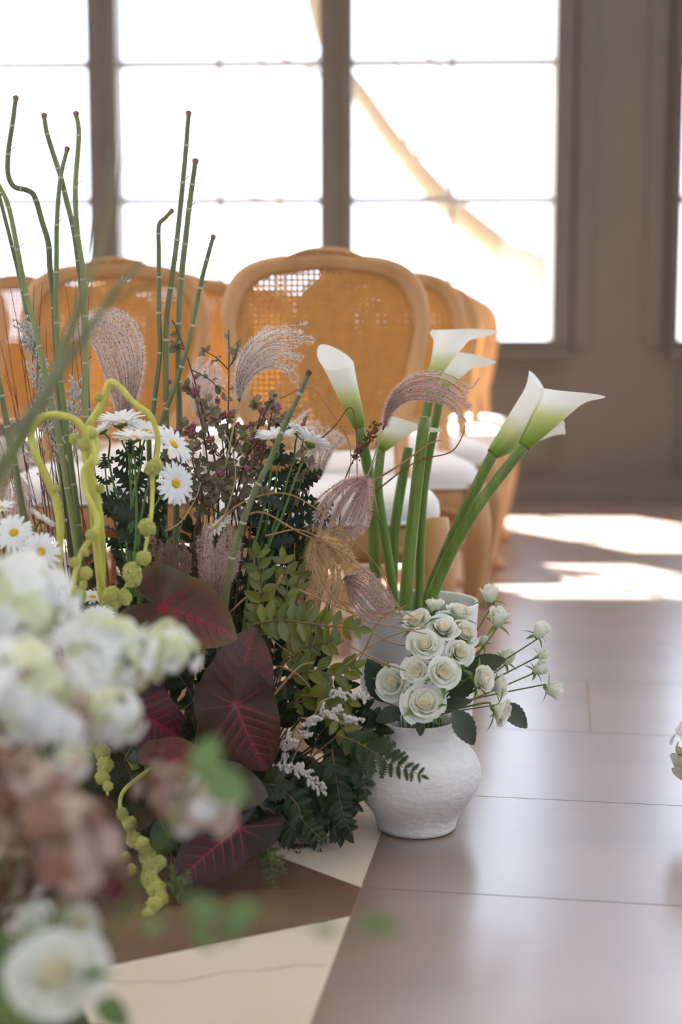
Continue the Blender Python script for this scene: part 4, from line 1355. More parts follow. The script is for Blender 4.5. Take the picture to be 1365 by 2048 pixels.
amaranth('yellow green twisted amaranth stem winding down before the loops', [(205, 1150), (190, 1000), (184, 920), (180, 870), (190, 862), (198, 890), (190, 920), (174, 942), (176, 980), (193, 1020), (201, 1045), (193, 1072), (172, 1100), (160, 1135), (152, 1184), (147, 1240), (136, 1300)], 2.04, 1.93, .006, .0048,
         [(178, 1146, 14), (188, 1070, 13), (176, 1105, 10), (154, 1125, 12), (165, 1190, 15), (140, 1270, 14), (150, 1235, 10), (172, 1170, 10)])
amaranth('yellow green amaranth tassel hanging below the white blooms', [(290, 1350), (230, 1370), (192, 1420), (188, 1470), (200, 1530), (210, 1590)], 2.2, 1.97, .004, .0018, [(186, 1440, 15), (192, 1465, 17), (185, 1490, 14), (200, 1505, 17), (205, 1530, 18), (200, 1555, 17), (210, 1572, 12), (150, 1500, 13), (142, 1520, 12)])
amaranth('long beaded amaranth tassel trailing onto the dark floor tile', [(300, 1540), (245, 1590), (250, 1650), (285, 1700), (300, 1750), (315, 1800), (300, 1840)], 2.12, 1.86, .004, .0018,
         [(246, 1630, 14), (262, 1650, 16), (268, 1680, 18), (285, 1690, 18), (295, 1712, 19), (303, 1735, 20), (318, 1725, 16), (300, 1760, 20), (312, 1778, 20), (322, 1795, 16), (308, 1808, 17), (296, 1825, 13), (250, 1715, 12), (262, 1740, 13)])

# ================================================================== BERRY BRANCHES
def cluster_mesh():
    mb = MB()
    r2 = random.Random(5)
    for i in range(11):
        d = Vector((r2.uniform(-1, 1), r2.uniform(-1, 1), r2.uniform(-1, 1))).normalized() * r2.uniform(.35, .7)
        mb.ball(d, r2.uniform(.26, .38), 8, 6)
    return mb.mesh('berry_cluster', 'berry')
BC = cluster_mesh()
def berry_branch(label, main, Y, sides, clusters, nleaf=14):
    pts = path(main, Y, Y - .01)
    low = root_under(pts[0], pull=.35)
    full = smooth([low, low.lerp(pts[0], .5), pts[0]], 3)[:-1] + pts
    root = thing('berry_branch', low, label, 'branch', 'dried berry branches')
    put('twig', MB().tube(full, taper(len(full), .0022, .0008), 6).mesh('twig', 'twig'), root)
    tw = [pts]
    for sp in sides:
        q = path(sp, Y, Y - rng.uniform(0, .03), 5)
        tw.append(q)
        put('twig', MB().tube(q, taper(len(q), .0011, .0005), 5).mesh('twig', 'twig'), root)
    for i in range(int(nleaf * 2.4)):
        q = tw[i % len(tw)]
        p, tg = along(q, rng.uniform(.15, 1))
        put('leaf', LEAF['berry'], root, frame(p, tg * .4 + jit(1), TOCAM + jit(.8), rng.uniform(.010, .020)))
    for cx_, cy_, rp in clusters:
        put('berry_cluster', BC, root, T(at(cx_, cy_, Y - .012)) @ Matrix.Rotation(rng.uniform(0, 6), 4, 'Y') @ Matrix.Scale(size(rp, Y), 4), 'stuff')
berry_branch('tall bare tipped berry twig standing before the cane chair', [(452, 1010), (455, 900), (458, 760), (458, 660)], 2.30, [[(458, 740), (432, 715), (405, 700)], [(458, 735), (470, 715), (478, 690)], [(457, 780), (480, 770)]], [(446, 832, 11), (470, 822, 9)], 14)
berry_branch('berry branch with the darkest berries beside the upright horsetails', [(430, 1010), (425, 920), (412, 840), (395, 762)], 2.28, [[(420, 880), (385, 860), (372, 850)], [(425, 920), (380, 915), (362, 905)], [(415, 850), (440, 825)]], [(404, 780, 14), (392, 862, 14), (398, 852, 10), (372, 908, 13), (358, 925, 12), (378, 930, 9)], 20)
berry_branch('berry branch with pink berries in the middle of the tangle', [(445, 1020), (450, 930), (450, 880), (440, 820)], 2.25, [[(448, 900), (425, 850), (415, 815)], [(450, 915), (480, 860), (500, 850)], [(450, 940), (420, 930), (400, 925)]], [(420, 835, 12), (452, 828, 12), (415, 880, 9)], 22)
berry_branch('berry branch reaching towards the leaning horsetail', [(470, 1030), (490, 940), (515, 870), (530, 815)], 2.29, [[(500, 910), (540, 860), (560, 825)], [(490, 940), (520, 900), (510, 870)], [(515, 870), (548, 800), (556, 790)]], [(530, 818, 11), (560, 812, 12), (585, 828, 9), (556, 792, 7), (510, 850, 10)], 22)
berry_branch('berry branch low behind the second daisies', [(560, 1060), (590, 1000), (605, 960), (612, 930)], 2.31, [[(595, 990), (620, 960)], [(590, 1000), (585, 950)]], [(612, 950, 11), (600, 975, 12), (590, 960, 9), (610, 985, 9), (583, 850, 9), (540, 835, 9)], 12)
berry_branch('leafy berry branch with few berries beside the pale plume stalk', [(400, 1060), (415, 990), (400, 940), (385, 880)], 2.24, [[(410, 970), (450, 950), (470, 930)], [(405, 950), (370, 980)], [(412, 1000), (440, 990)]], [(380, 985, 9), (452, 945, 9)], 28)
berry_branch('bare forked berry twig leaning behind the horsetails', [(440, 960), (400, 800), (370, 700), (345, 640)], 2.33, [[(385, 740), (420, 760), (450, 790)], [(370, 700), (350, 690)], [(395, 790), (365, 770)]], [(338, 762, 9), (392, 755, 7)], 12)
berry_branch('olive leafed berry branch in the shade under the tangle', [(480, 1080), (470, 1010), (490, 960), (520, 930)], 2.22, [[(475, 1000), (440, 980), (425, 960)], [(485, 970), (510, 980), (530, 990)]], [(490, 935, 8)], 26)
for lab, x0, y0, x1, y1, cl in [('thin berry twig crossing behind the blunt horsetail', 400, 1040, 350, 860, [(348, 870, 9), (362, 905, 8)]), ('dense leafy berry twig between the two daisy sprays', 480, 1040, 470, 850, [(478, 850, 9), (462, 880, 8), (490, 900, 8)]),
        ('leafy berry twig with dull pink berries under the fanning plume', 500, 1020, 545, 800, [(540, 808, 10), (520, 840, 9), (552, 850, 8)]), ('grey leafed berry twig beside the yellow hearted daisy', 400, 1080, 385, 950, [(390, 960, 8), (372, 975, 8)]),
        ('grey leafed berry twig low under the tangle', 450, 1090, 430, 960, [(440, 970, 8)]), ('wiry berry twig beside the slim calla', 570, 1040, 600, 840, [(596, 850, 8), (610, 870, 7)]), ('olive leafed berry twig rising through the tangle', 470, 1060, 430, 790, [(432, 800, 9), (445, 850, 8)]), ('brown leafed berry twig behind the leaning horsetail', 500, 1060, 510, 880, [(505, 900, 9), (515, 880, 8)])]:
    sd = [[(x0 + (x1 - x0) * t, y0 + (y1 - y0) * t), (x0 + (x1 - x0) * t + s * 22, y0 + (y1 - y0) * t - 22), (x0 + (x1 - x0) * t + s * rng.uniform(30, 50), y0 + (y1 - y0) * t - rng.uniform(30, 60))] for t, s in ((.35, 1), (.5, -1), (.65, 1), (.8, -1))]
    berry_branch(lab, [(x0, y0), ((x0 + x1) / 2 + rng.uniform(-10, 10), (y0 + y1) / 2), (x1, y1)], 2.26 + rng.uniform(-.03, .06), sd, cl, 20)
plume('brown plume deep behind the scarlet hearted leaf', [(320, 1300), (320, 1230)], [(318, 1230), (270, 1180), (262, 1110), (290, 1060)], [(325, 1230), (360, 1180), (355, 1110), (330, 1060)], 2.45, 20, 'plume_brown', 1.0)
plume('dusky plume deep behind the leaning horsetail', [(480, 1330), (478, 1260)], [(470, 1260), (440, 1200), (450, 1120), (470, 1080)], [(486, 1260), (520, 1200), (515, 1130), (500, 1085)], 2.46, 20, 'plume_dusk', 1.0)
plume('tan plume deep behind the curled straw', [(620, 1330), (622, 1260)], [(612, 1260), (580, 1200), (590, 1130), (610, 1100)], [(630, 1260), (670, 1210), (680, 1150), (660, 1110)], 2.33, 20, 'plume_tan', 1.0)
def spike(label, pxs, Y, r, m='seedhead'):
    pts = path(pxs, Y)
    low = root_under(pts[0], pull=.2)
    full = smooth([low, low.lerp(pts[0], .6), pts[0]], 4)[:-1] + pts
    root = thing('seed_spike', low, label, 'seed head')
    put('stem', MB().tube(full, .0012, 6).mesh('stem', 'twig'), root)
    mb = MB()
    for i in range(130):
        p, tg = along(pts, rng.uniform(.35, 1))
        mb.ball(p + jit(r), rng.uniform(.0012, .0026), 5, 4)
    put('seeds', mb.mesh('seeds', m), root, None, 'stuff')
spike('brown dock seed spike before the calla stems', [(690, 960), (705, 925), (728, 890), (755, 850)], 2.28, .007)
spike('dark brown seed spike behind the leaning horsetail', [(505, 1000), (512, 950), (518, 910), (522, 885)], 2.27, .008)

# ================================================================== WHITE STATICE
def statice(label, main, Y, nb=16, spread=24, group='white statice sprigs'):
    pts = path(main, Y, Y - .01)
    low = root_under(pts[0], pull=.3)
    full = smooth([low, low.lerp(pts[0], .5), pts[0]], 3)[:-1] + pts
    root = thing('statice_sprig', low, label, 'statice', group)
    put('stem', MB().tube(full, taper(len(full), .0016, .0007), 5).mesh('stem', 'straw_pale'), root)
    st, fl_ = MB(), MB()
    for i in range(nb):
        p, tg = along(pts, rng.uniform(.12, 1))
        sd = tg.cross(Vector((0, -1, 0))).normalized()
        d = (tg * .8 + sd * rng.uniform(-1, 1) + jit(.25)).normalized() * size(spread, Y) * rng.uniform(.6, 1.2)
        q = [p, p + d * .5 + Vector((0, 0, .001)), p + d]
        st.tube(q, .0005, 4, False)
        for k in range(20):
            t = rng.uniform(.2, 1)
            c = p + d * t + jit(.0018)
            fl_.ball(c, rng.uniform(.0009, .0017), 5, 4, (1, 1, 1.6))
    put('branchlets', st.mesh('branchlets', 'straw_pale'), root, None, 'stuff')
    put('blossoms', fl_.mesh('blossoms', 'statice'), root, None, 'stuff', 'tiny white papery blossoms')
statice('white statice leaning out behind the slanting horsetail', [(100, 900), (85, 800), (70, 720), (52, 655)], 2.33, 64, 30)
statice('white statice beside the upright olive horsetail', [(150, 960), (142, 880), (148, 820), (150, 770)], 2.30, 44, 26)
statice('short white statice under the drooping mauve plume', [(125, 960), (118, 880), (115, 830), (108, 790)], 2.34, 40, 24)
statice('faint statice low between the red grass stalks', [(120, 1120), (110, 1020), (90, 940), (60, 890)], 2.33, 46, 26)
statice('white statice tip pointing at the open leaning rose', [(650, 1402), (690, 1388), (720, 1390), (745, 1400)], 2.12, 18, 16)
statice('white statice spreading over the dark leaves above the fern', [(555, 1500), (600, 1455), (650, 1425), (705, 1435)], 2.10, 30, 22)
statice('lowest white statice beside the pointed maroon leaf', [(540, 1548), (580, 1535), (615, 1548), (655, 1575)], 2.08, 26, 22)
statice('small white statice tip beside the maroon leaf edge', [(560, 1530), (572, 1495), (590, 1475), (615, 1470)], 2.09, 14, 16)

# ================================================================== STRAW AND RED GRASS
def blade(label, pxs, Y, m, r=.0013, group='curled straw blades', Y1=None, flat=.45):
    pts = path(pxs, Y, Y if Y1 is None else Y1)
    root = thing('straw_blade', pts[0], label, 'straw', group)
    put('blade', MB().tube(pts, taper(len(pts), r, r * .55), 6, flat=flat).mesh('blade', m), root)
SL = ['straw blade arching high from the small mauve plume down to the roses', 'straw blade sweeping from the leaning horsetail to the topmost roses', 'short straw blade bowed over the root of the tan plume', 'straw blade looping below the tan plume towards the calla vase', 'straw blade lying level under the grey mauve plume', 'straw blade crossing above the paired leaf sprig to the roses', 'straw blade rising from the green sprigs to the side view rose', 'short straw blade before the calla vase, slanting to the small rose', 'straw blade sagging before the calla vase rim', 'straw blade drooping beside the upright green sprigs', 'straw blade curling down behind the white statice', 'straw blade rising across the white calla vase', 'straw blade curled into a loop beside the mauve plume']
for q in [[(420, 1065), (480, 1008), (560, 986), (625, 1012), (700, 1075), (760, 1140), (805, 1235)], [(490, 1030), (530, 1026), (600, 1065), (680, 1102), (745, 1155), (800, 1215), (838, 1242)],
          [(532, 1072), (600, 1060), (662, 1092), (715, 1140)], [(628, 1088), (640, 1150), (672, 1203), (722, 1232), (806, 1216)], [(600, 1180), (700, 1222), (780, 1236), (832, 1240)],
          [(640, 1262), (700, 1242), (770, 1250), (852, 1268)], [(690, 1332), (742, 1292), (800, 1266), (852, 1256)], [(700, 1292), (760, 1322), (812, 1342)], [(680, 1200), (740, 1260), (800, 1290), (845, 1284)],
          [(510, 1092), (510, 1180), (540, 1270), (588, 1312)], [(560, 1332), (600, 1352), (640, 1402), (662, 1422)], [(700, 1350), (730, 1300), (760, 1240), (815, 1210)], [(625, 1088), (652, 1066), (692, 1061), (705, 1085), (690, 1120)]]:
    blade(SL.pop(0), q, 2.12 + rng.uniform(-.03, .05), 'straw', .0016, 'straw tangle beside the calla stems')
blade('golden straw blade arching across the dark maroon leaf', [(515, 1432), (560, 1376), (600, 1333), (628, 1325)], 2.05, 'straw', .002)
blade('straw blade bowing behind the slim calla', [(560, 797), (622, 776), (668, 832), (702, 900), (690, 1000)], 2.36, 'straw', .0013)
blade('brown straw blade zigzagging past the slim calla', [(640, 880), (672, 850), (700, 815), (712, 850), (715, 960)], 2.40, 'straw_red', .0016)
blade('broken straw blade reaching across the calla stems', [(720, 978), (800, 930), (855, 890), (882, 880)], 2.36, 'straw', .0022)
blade('straw blade hooked up towards the arching plume', [(740, 992), (830, 925), (900, 905), (925, 872), (930, 850)], 2.38, 'straw_red', .0016)
blade('pale thread of straw coiled before a calla stem', [(760, 1040), (748, 980), (746, 935), (752, 918), (759, 926), (755, 938), (744, 935)], 2.34, 'straw_pale', .0008)
blade('pale straw stalk curving beside the mauve plume', [(445, 1045), (470, 965), (466, 905), (448, 860)], 2.20, 'straw_pale', .0014)
blade('pale green grass blade curling under the yellow hearted daisy', [(330, 1062), (360, 1045), (390, 1000), (402, 965)], 2.16, 'straw_pale', .0013)
blade('pale straw leaf hanging across the green sprigs', [(565, 1150), (545, 1180), (500, 1190), (460, 1225)], 2.14, 'straw', .0026)
for i in range(26):
    x0 = rng.uniform(15, 175)
    top = rng.uniform(560, 900)
    lean = rng.uniform(-70, 15)
    Y = rng.uniform(2.28, 2.45)
    pts = [root_under(at(x0 + 45, 1250, Y), pull=.2)] + path([(x0 + 40, 1190), (x0 + 25, 1050), (x0 + lean * .3, (top + 1000) / 2), (x0 + lean, top)], Y, Y, 4)
    root = thing('dry_grass_stalk', pts[0], 'thin red brown dry grass stalk between the horsetail stems', 'grass', 'red brown dry grass stalks')
    put('stem', MB().tube(pts, taper(len(pts), .0014, .0005), 5).mesh('stem', 'straw_red'), root)
    for k in range(5):
        p, tg = along(pts, rng.uniform(.35, .95))
        d = tg + jit(.35)
        put('spikelet', MB().tube([p, p + d * .015, p + d * .03], [.0008, .0006, .0003], 4).mesh('spikelet', 'straw_red'), root)
for i in range(16):
    x0 = rng.uniform(300, 640)
    Y = rng.uniform(2.3, 2.45)
    top = rng.uniform(900, 1010)
    pts = [root_under(at(x0, 1300, Y), pull=.3)] + path([(x0 + rng.uniform(-20, 20), 1260), (x0, 1100), (x0 + rng.uniform(-30, 30), top)], Y, Y, 4)
    root = thing('dry_grass_stalk', pts[0], 'thin straw coloured dry stalk in the shade behind the berry branches', 'grass', 'straw coloured dry stalks')
    put('stem', MB().tube(pts, taper(len(pts), .0018, .0007), 5).mesh('stem', 'straw'), root)

# ================================================================== RED VEINED LEAVES
CT = [(0, 1.0), (12, .90), (25, .80), (45, .66), (70, .58), (95, .56), (120, .58), (140, .60), (155, .52), (168, .30), (180, .12)]
def crad(deg):
    for (a, ra), (b, rb) in zip(CT[:-1], CT[1:]):
        if a <= deg <= b:
            t = (deg - a) / (b - a)
            return ra + (rb - ra) * t
    return .12
def caladium(label, c_px, tip_px, Y, Yt, wide, nrm, base_c, edge_c, vein_c, wave=.05, veinw=1.0, cup=.12, stalkto=None):
    c, tp = at(*c_px, Y), at(*tip_px, Yt)
    L = (tp - c).length
    seed = rng.uniform(0, 50)
    def fn(u, v):
        a = (u - .5) * 2 * 180
        r = crad(abs(a)) * v
        x, y = r * math.sin(R(a)) * wide, r * math.cos(R(a))
        z = cup * abs(x) - .20 * max(0, y) ** 2 + wave * v * v * math.sin(a * .09 + seed) - .03 * (1 - abs(math.sin(R(a * 2.2)))) * v
        return (x, y, z)
    def cf(u, v):
        a = (u - .5) * 2 * 180
        r = crad(abs(a)) * v
        x, y = r * math.sin(R(a)) * wide, r * math.cos(R(a))
        ax = abs(x)
        k = max(0, 1 - ax / .06) * .35 if y > 0 else 0
        for y0 in (-.02, .14, .30, .45, .60, .74):
            dd = abs((y - y0) - ax * .75) * .8
            k = max(k, (1 - dd / .05) * .22)
        core = max(0, 1 - math.hypot(x, y) / .10) * .7
        k = min(1, max(0, max(k, core)))
        e = max(0, (v - .72) / .28) ** 1.5
        n_ = .85 + .3 * noise.noise(Vector((x * 5 + seed, y * 5, 3)))
        b_ = [(base_c[i] + (edge_c[i] - base_c[i]) * e) * n_ for i in range(3)]
        return tuple(b_[i] + (vein_c[i] - b_[i]) * k for i in range(3))
    root_p = stalkto or root_under(c, pull=.4)
    root = thing('veined_leaf', root_p, label, 'leaf', 'dark leaves with red veins')
    pts = smooth([root_p, (root_p + c) / 2 + Vector((0, .03, .02)), c + Vector((0, .004, -.002))], 5)
    put('stalk', MB().tube(pts, .0022, 7).mesh('stalk', 'maroon'), root)
    mw = frame(c, tp - c, nrm, L)
    bl = put('blade', MB().grid(fn, 72, 20, cf).mesh('blade', 'caladium'), root, mw)
    def surf(x, y):
        a = math.degrees(math.atan2(x / wide, y))
        r = math.hypot(x / wide, y)
        v = r / crad(abs(a))
        return v, Vector(fn(a / 360 + .5, min(1, v)))
    vm = 'leaf_vein_red' if vein_c is RED else ('leaf_vein' if veinw >= .9 else 'leaf_vein_dull')
    lines = [[(0, t * .96) for t in (0, .15, .3, .45, .6, .75, .9, 1)]]
    for s in (-1, 1):
        for y0 in (.0, .14, .28, .42, .56, .70):
            lines.append([(s * t, y0 + .62 * t + .25 * t * t) for t in (0, .05, .10, .15, .20, .25, .30, .35, .40, .45, .5)])
        lines.append([(s * t * .55, -t * .62) for t in (0, .15, .3, .45, .6, .75, .9)])
        lines.append([(s * t * .62, -t * .16) for t in (0, .15, .3, .45, .6, .75, .9)])
    for q, ln in enumerate(lines):
        ps = []
        for x, y in ln:
            v, p = surf(x, y)
            if v > .95:
                break
            ps.append(p + Vector((0, 0, .004)))
        if len(ps) > 2:
            r0 = (.011 if q == 0 else .0062) * veinw
            put('vein', MB().tube(ps, taper(len(ps), r0, r0 * .3), 5, flat=.8).mesh('vein', vm), bl, mw)
MAR, OLV, PNK, RED = rgb(78, 54, 36), rgb(84, 72, 40), rgb(176, 70, 88), rgb(190, 40, 66)
DRK = rgb(46, 30, 32)
caladium('large dark maroon heart leaf with pink veins hanging point down', (478, 1412), (530, 1548), 2.06, 2.05, .98, (-.25, -1, .25), MAR, rgb(70, 56, 40), rgb(186, 92, 104), .03, 1.0)
caladium('large maroon leaf lobe with a bright pink midrib standing upright', (476, 1412), (520, 1260), 2.105, 2.12, .85, (.15, -1, .25), rgb(88, 60, 40), rgb(86, 70, 42), rgb(184, 84, 98), .03, 1.0)
caladium('brown olive leaf with a scarlet heart under the brown plume', (332, 1215), (484, 1262), 2.06, 2.06, .95, (.0, -.85, .6), rgb(90, 60, 34), rgb(108, 96, 40), RED, .05, .8)
caladium('near black leaf with crimson veins under the white blooms', (262, 1412), (372, 1482), 1.98, 2.0, .9, (.2, -.9, .35), rgb(56, 22, 28), DRK, RED, .04, 1.1)
caladium('reddish brown leaf curling up above the pink blooms', (320, 1530), (400, 1500), 2.0, 2.0, 1.1, (-.1, -.8, .6), rgb(110, 56, 40), rgb(96, 74, 42), RED, .05, .6)
caladium('olive leaf with a ragged edge beside the statice', (440, 1570), (536, 1590), 2.02, 2.02, .9, (.1, -.9, .4), rgb(78, 66, 44), rgb(88, 84, 52), rgb(120, 70, 60), .08, .5)
caladium('black purple leaf drooping onto the dark floor tile', (478, 1655), (352, 1752), 2.0, 1.93, .8, (-.2, -.8, .6), rgb(46, 28, 32), rgb(42, 32, 34), rgb(150, 40, 74), .05, .9)

# ================================================================== GREEN SPRIGS AND FERNS
sprig('green_sprig', 'green sprig with paired oval leaves lying towards the calla vase', [(500, 1250), (560, 1240), (640, 1250), (712, 1258)], 2.10, 2.09, 'oval', .032, 11, .0016, 'sprig_stem', 68, up=Vector((0, -1, .1)), shrink=.8)
sprig('green_sprig', 'upright green sprig beneath the mauve plumes', [(520, 1290), (530, 1220), (528, 1160), (520, 1110)], 2.13, 2.12, 'oval', .030, 8, .0016, shrink=.8)
sprig('green_sprig', 'upright green sprig beside the curled straw', [(575, 1300), (570, 1220), (575, 1170), (568, 1120)], 2.12, 2.12, 'oval', .028, 8, .0016, shrink=.8)
sprig('green_sprig', 'green sprig with broad leaves behind the straw leaf', [(600, 1310), (605, 1240), (592, 1190), (600, 1150)], 2.14, 2.13, 'oval', .028, 7, .0016, shrink=.8)
sprig('green_sprig', 'green sprig leaning behind the statice towards the roses', [(570, 1360), (620, 1340), (670, 1350), (705, 1335)], 2.12, 2.11, 'oval', .032, 8, .0016, shrink=.8)
sprig('green_sprig', 'green sprig bending down beside the rose vase', [(590, 1390), (640, 1400), (670, 1450), (705, 1490)], 2.10, 2.07, 'oval', .032, 8, .0016, shrink=.8)
sprig('green_sprig', 'green sprig above the white statice', [(570, 1410), (610, 1400), (650, 1385), (690, 1400)], 2.11, 2.10, 'oval', .030, 8, .0016, shrink=.8)
sprig('green_sprig', 'green sprig half hidden behind the maroon leaf lobe', [(560, 1330), (590, 1310), (620, 1290), (660, 1285)], 2.15, 2.14, 'oval', .028, 8, .0016, shrink=.8)
sprig('glossy_sprig', 'glossy dark green sprig before the maroon leaf', [(400, 1440), (430, 1450), (445, 1470), (462, 1500)], 2.02, 2.00, 'glossy', .026, 8, .0015, ang=60, shrink=.8)
sprig('green_sprig', 'small pointed green sprig resting on the pink veins', [(470, 1440), (480, 1440), (490, 1450), (492, 1470)], 2.03, 2.02, 'oval', .026, 4, .0012)
sprig('green_sprig', 'green sprig beside the near black leaf', [(340, 1400), (360, 1420), (390, 1400), (410, 1380)], 2.07, 2.06, 'oval_dark', .030, 7, .0015)
for (x, y), (x2, y2), Y, where in [((420, 1400), (440, 1330), 2.15, 'behind the upright maroon lobe'), ((380, 1380), (350, 1310), 2.16, 'under the scarlet hearted leaf'), ((550, 1600), (600, 1540), 2.13, 'rising beside the lowest statice'), ((600, 1620), (660, 1580), 2.13, 'level with the vase belly under the fern'),
 ((530, 1580), (560, 1510), 2.14, 'behind the point of the large maroon leaf'), ((640, 1560), (690, 1520), 2.13, 'reaching up to the vase fern'), ((560, 1640), (540, 1590), 2.10, 'above the trailing bright frond'), ((500, 1620), (470, 1560), 2.12, 'behind the ragged olive leaf'),
 ((620, 1500), (660, 1440), 2.15, 'behind the spreading statice'), ((672, 1560), (700, 1600), 2.10, 'touching the vase belly'), ((590, 1600), (620, 1660), 2.10, 'hanging to the floor above the moss crumbs'), ((540, 1620), (590, 1660), 2.08, 'drooping over the cream tile beside the moss tuft'),
 ((640, 1620), (690, 1655), 2.11, 'drooping to the cream tile by the vase foot'), ((420, 1520), (400, 1460), 2.12, 'behind the glossy sprig'), ((360, 1500), (330, 1440), 2.12, 'between the near black leaf and the reddish leaf'), ((640, 1480), (720, 1420), 2.16, 'behind the sprig that bends to the vase'),
 ((700, 1480), (745, 1450), 2.15, 'beside the vase neck'), ((400, 1600), (440, 1640), 2.05, 'behind the dusty pink bloom'), ((470, 1330), (440, 1290), 2.17, 'between the two upper veined leaves'), ((560, 1460), (540, 1400), 2.17, 'behind the edge of the large maroon leaf'), ((600, 1440), (590, 1370), 2.18, 'behind the sprig above the statice'),
 ((300, 1600), (340, 1680), 1.98, 'beside the beaded trailing tassel'), ((440, 1600), (500, 1660), 2.05, 'over the black purple leaf'), ((560, 1560), (640, 1600), 2.09, 'lying under the lowest statice'), ((660, 1530), (640, 1610), 2.10, 'hanging beside the fern before the vase foot'), ((250, 1520), (280, 1460), 2.05, 'behind the short hanging tassel'), ((680, 1540), (690, 1640), 2.09, 'hanging close to the vase foot'), ((500, 1560), (560, 1570), 2.08, 'between the ragged olive leaf and the statice'),
 ((300, 1300), (290, 1180), 2.36, 'behind the scarlet hearted leaf'), ((380, 1330), (400, 1200), 2.36, 'rising behind the brown plume'), ((460, 1330), (470, 1190), 2.38, 'rising behind the small mauve plume'), ((540, 1360), (560, 1230), 2.36, 'rising behind the upright green sprigs'), ((220, 1330), (230, 1200), 2.34, 'behind the beaded amaranth arch'), ((620, 1400), (640, 1290), 2.30, 'rising behind the level green sprig'), ((160, 1340), (140, 1230), 2.3, 'behind the low daisies'), ((60, 1300), (40, 1180), 2.25, 'behind the left daisies and white blooms'), ((340, 1420), (330, 1290), 2.3, 'deep behind the near black leaf'), ((500, 1420), (490, 1300), 2.3, 'deep behind the upright maroon lobe'), ((270, 1380), (250, 1290), 2.25, 'behind the lime bloom'), ((430, 1250), (520, 1200), 2.3, 'behind the foot of the leaning horsetail'), ((660, 1470), (690, 1370), 2.25, 'deep behind the leaning rose'), ((330, 1220), (320, 1080), 2.42, 'rising between the daisies and the brown plume'), ((390, 1220), (380, 1060), 2.42, 'rising behind the berry twigs and the brown plume'), ((440, 1240), (440, 1080), 2.42, 'rising behind the shaded daisy'), ((260, 1230), (250, 1090), 2.42, 'rising behind the foot of the daisy spray'), ((570, 1260), (590, 1110), 2.42, 'rising behind the tan plume'), ((520, 1240), (520, 1090), 2.42, 'rising behind the second daisy foliage'), ((180, 1260), (170, 1120), 2.42, 'rising behind the twisted amaranth')]:
    sprig('dark_sprig', 'dark leafy sprig ' + where, [(x, y), ((x + x2) / 2 + rng.uniform(-12, 12), (y + y2) / 2), (x2, y2)], Y, Y - .02, 'oval_dark', .038, 8, .0015, group='dark sprigs at the foot', shrink=.8)
def fern(label, pxs, Y0, Y1, L, n, leaf='pinna', ang=62, up=None, rs=.0011):
    sprig('fern_frond', label, pxs, Y0, Y1, leaf, L, n, rs, 'sprig_stem', ang, .10, 'fern fronds', 'fern', shrink=.35, up=up, leafname='pinna')
fern('fern frond lying across the belly of the rose vase', [(690, 1470), (735, 1490), (775, 1515), (852, 1550)], 2.09, 2.045, .038, 12, up=Vector((0, -1, .5)))
fern('fern frond hanging beside the rose vase', [(720, 1500), (735, 1540), (742, 1590)], 2.06, 2.05, .03, 9)
fern('fern frond hanging down before the vase foot', [(665, 1500), (672, 1550), (680, 1600), (690, 1640)], 2.07, 2.05, .034, 11)
fern('fern frond spreading low under the statice', [(600, 1540), (640, 1570), (680, 1620), (700, 1660)], 2.08, 2.04, .030, 11)
fern('fern frond pointing up towards the vase neck', [(650, 1530), (690, 1500), (720, 1480), (745, 1490)], 2.11, 2.09, .030, 10)
fern('fern frond in shade beneath the lowest statice', [(560, 1580), (590, 1610), (600, 1640), (640, 1680)], 2.07, 2.03, .028, 10)
fern('bright feathery frond trailing onto the floor beside the black leaf', [(490, 1640), (525, 1660), (550, 1710), (560, 1780)], 2.02, 1.93, .022, 14, 'pinna_light')
fern('bright feathery frond curling towards the trailing frond', [(480, 1660), (510, 1690), (545, 1700), (568, 1740)], 2.03, 1.97, .02, 10, 'pinna_light')
fern('small yellow green frond upright behind the trailing amaranth', [(350, 1810), (352, 1780), (350, 1755), (345, 1735)], 1.87, 1.87, .018, 6, 'pinna_light', 40)
fern('small yellow green frond leaning beside the black leaf', [(365, 1812), (372, 1785), (378, 1765), (384, 1745)], 1.87, 1.87, .018, 6, 'pinna_light', 40)
# moss crumbs fallen on the cream slab
for i, (x, y, r) in enumerate([(590, 1692, 17), (619, 1690, 9), (564, 1690, 9), (640, 1700, 3), (632, 1683, 4), (600, 1703, 6)]):
    p = onfloor(x, y + 4)
    k = size(r, p.y)
    mb = MB()
    for j in range(60 if r > 10 else 6):
        a = p + Vector((rng.gauss(0, k * .45), rng.gauss(0, k * .3), abs(rng.gauss(0, k * .12)) + .001)) - p
        mb.tube([a, a + Vector((rng.uniform(-1, 1), rng.uniform(-1, 1), rng.uniform(0, .6))) * .006], [.0009, .0004], 4)
    o_ = thing('moss_crumb', p, 'tuft of dry moss fallen on the cream floor tile' if r > 10 else 'tiny crumb of dry moss on the cream floor tile', 'moss', 'moss crumbs on the floor', me=mb.mesh('moss_crumb', 'moss_brown'))
    o_['kind'] = 'stuff'

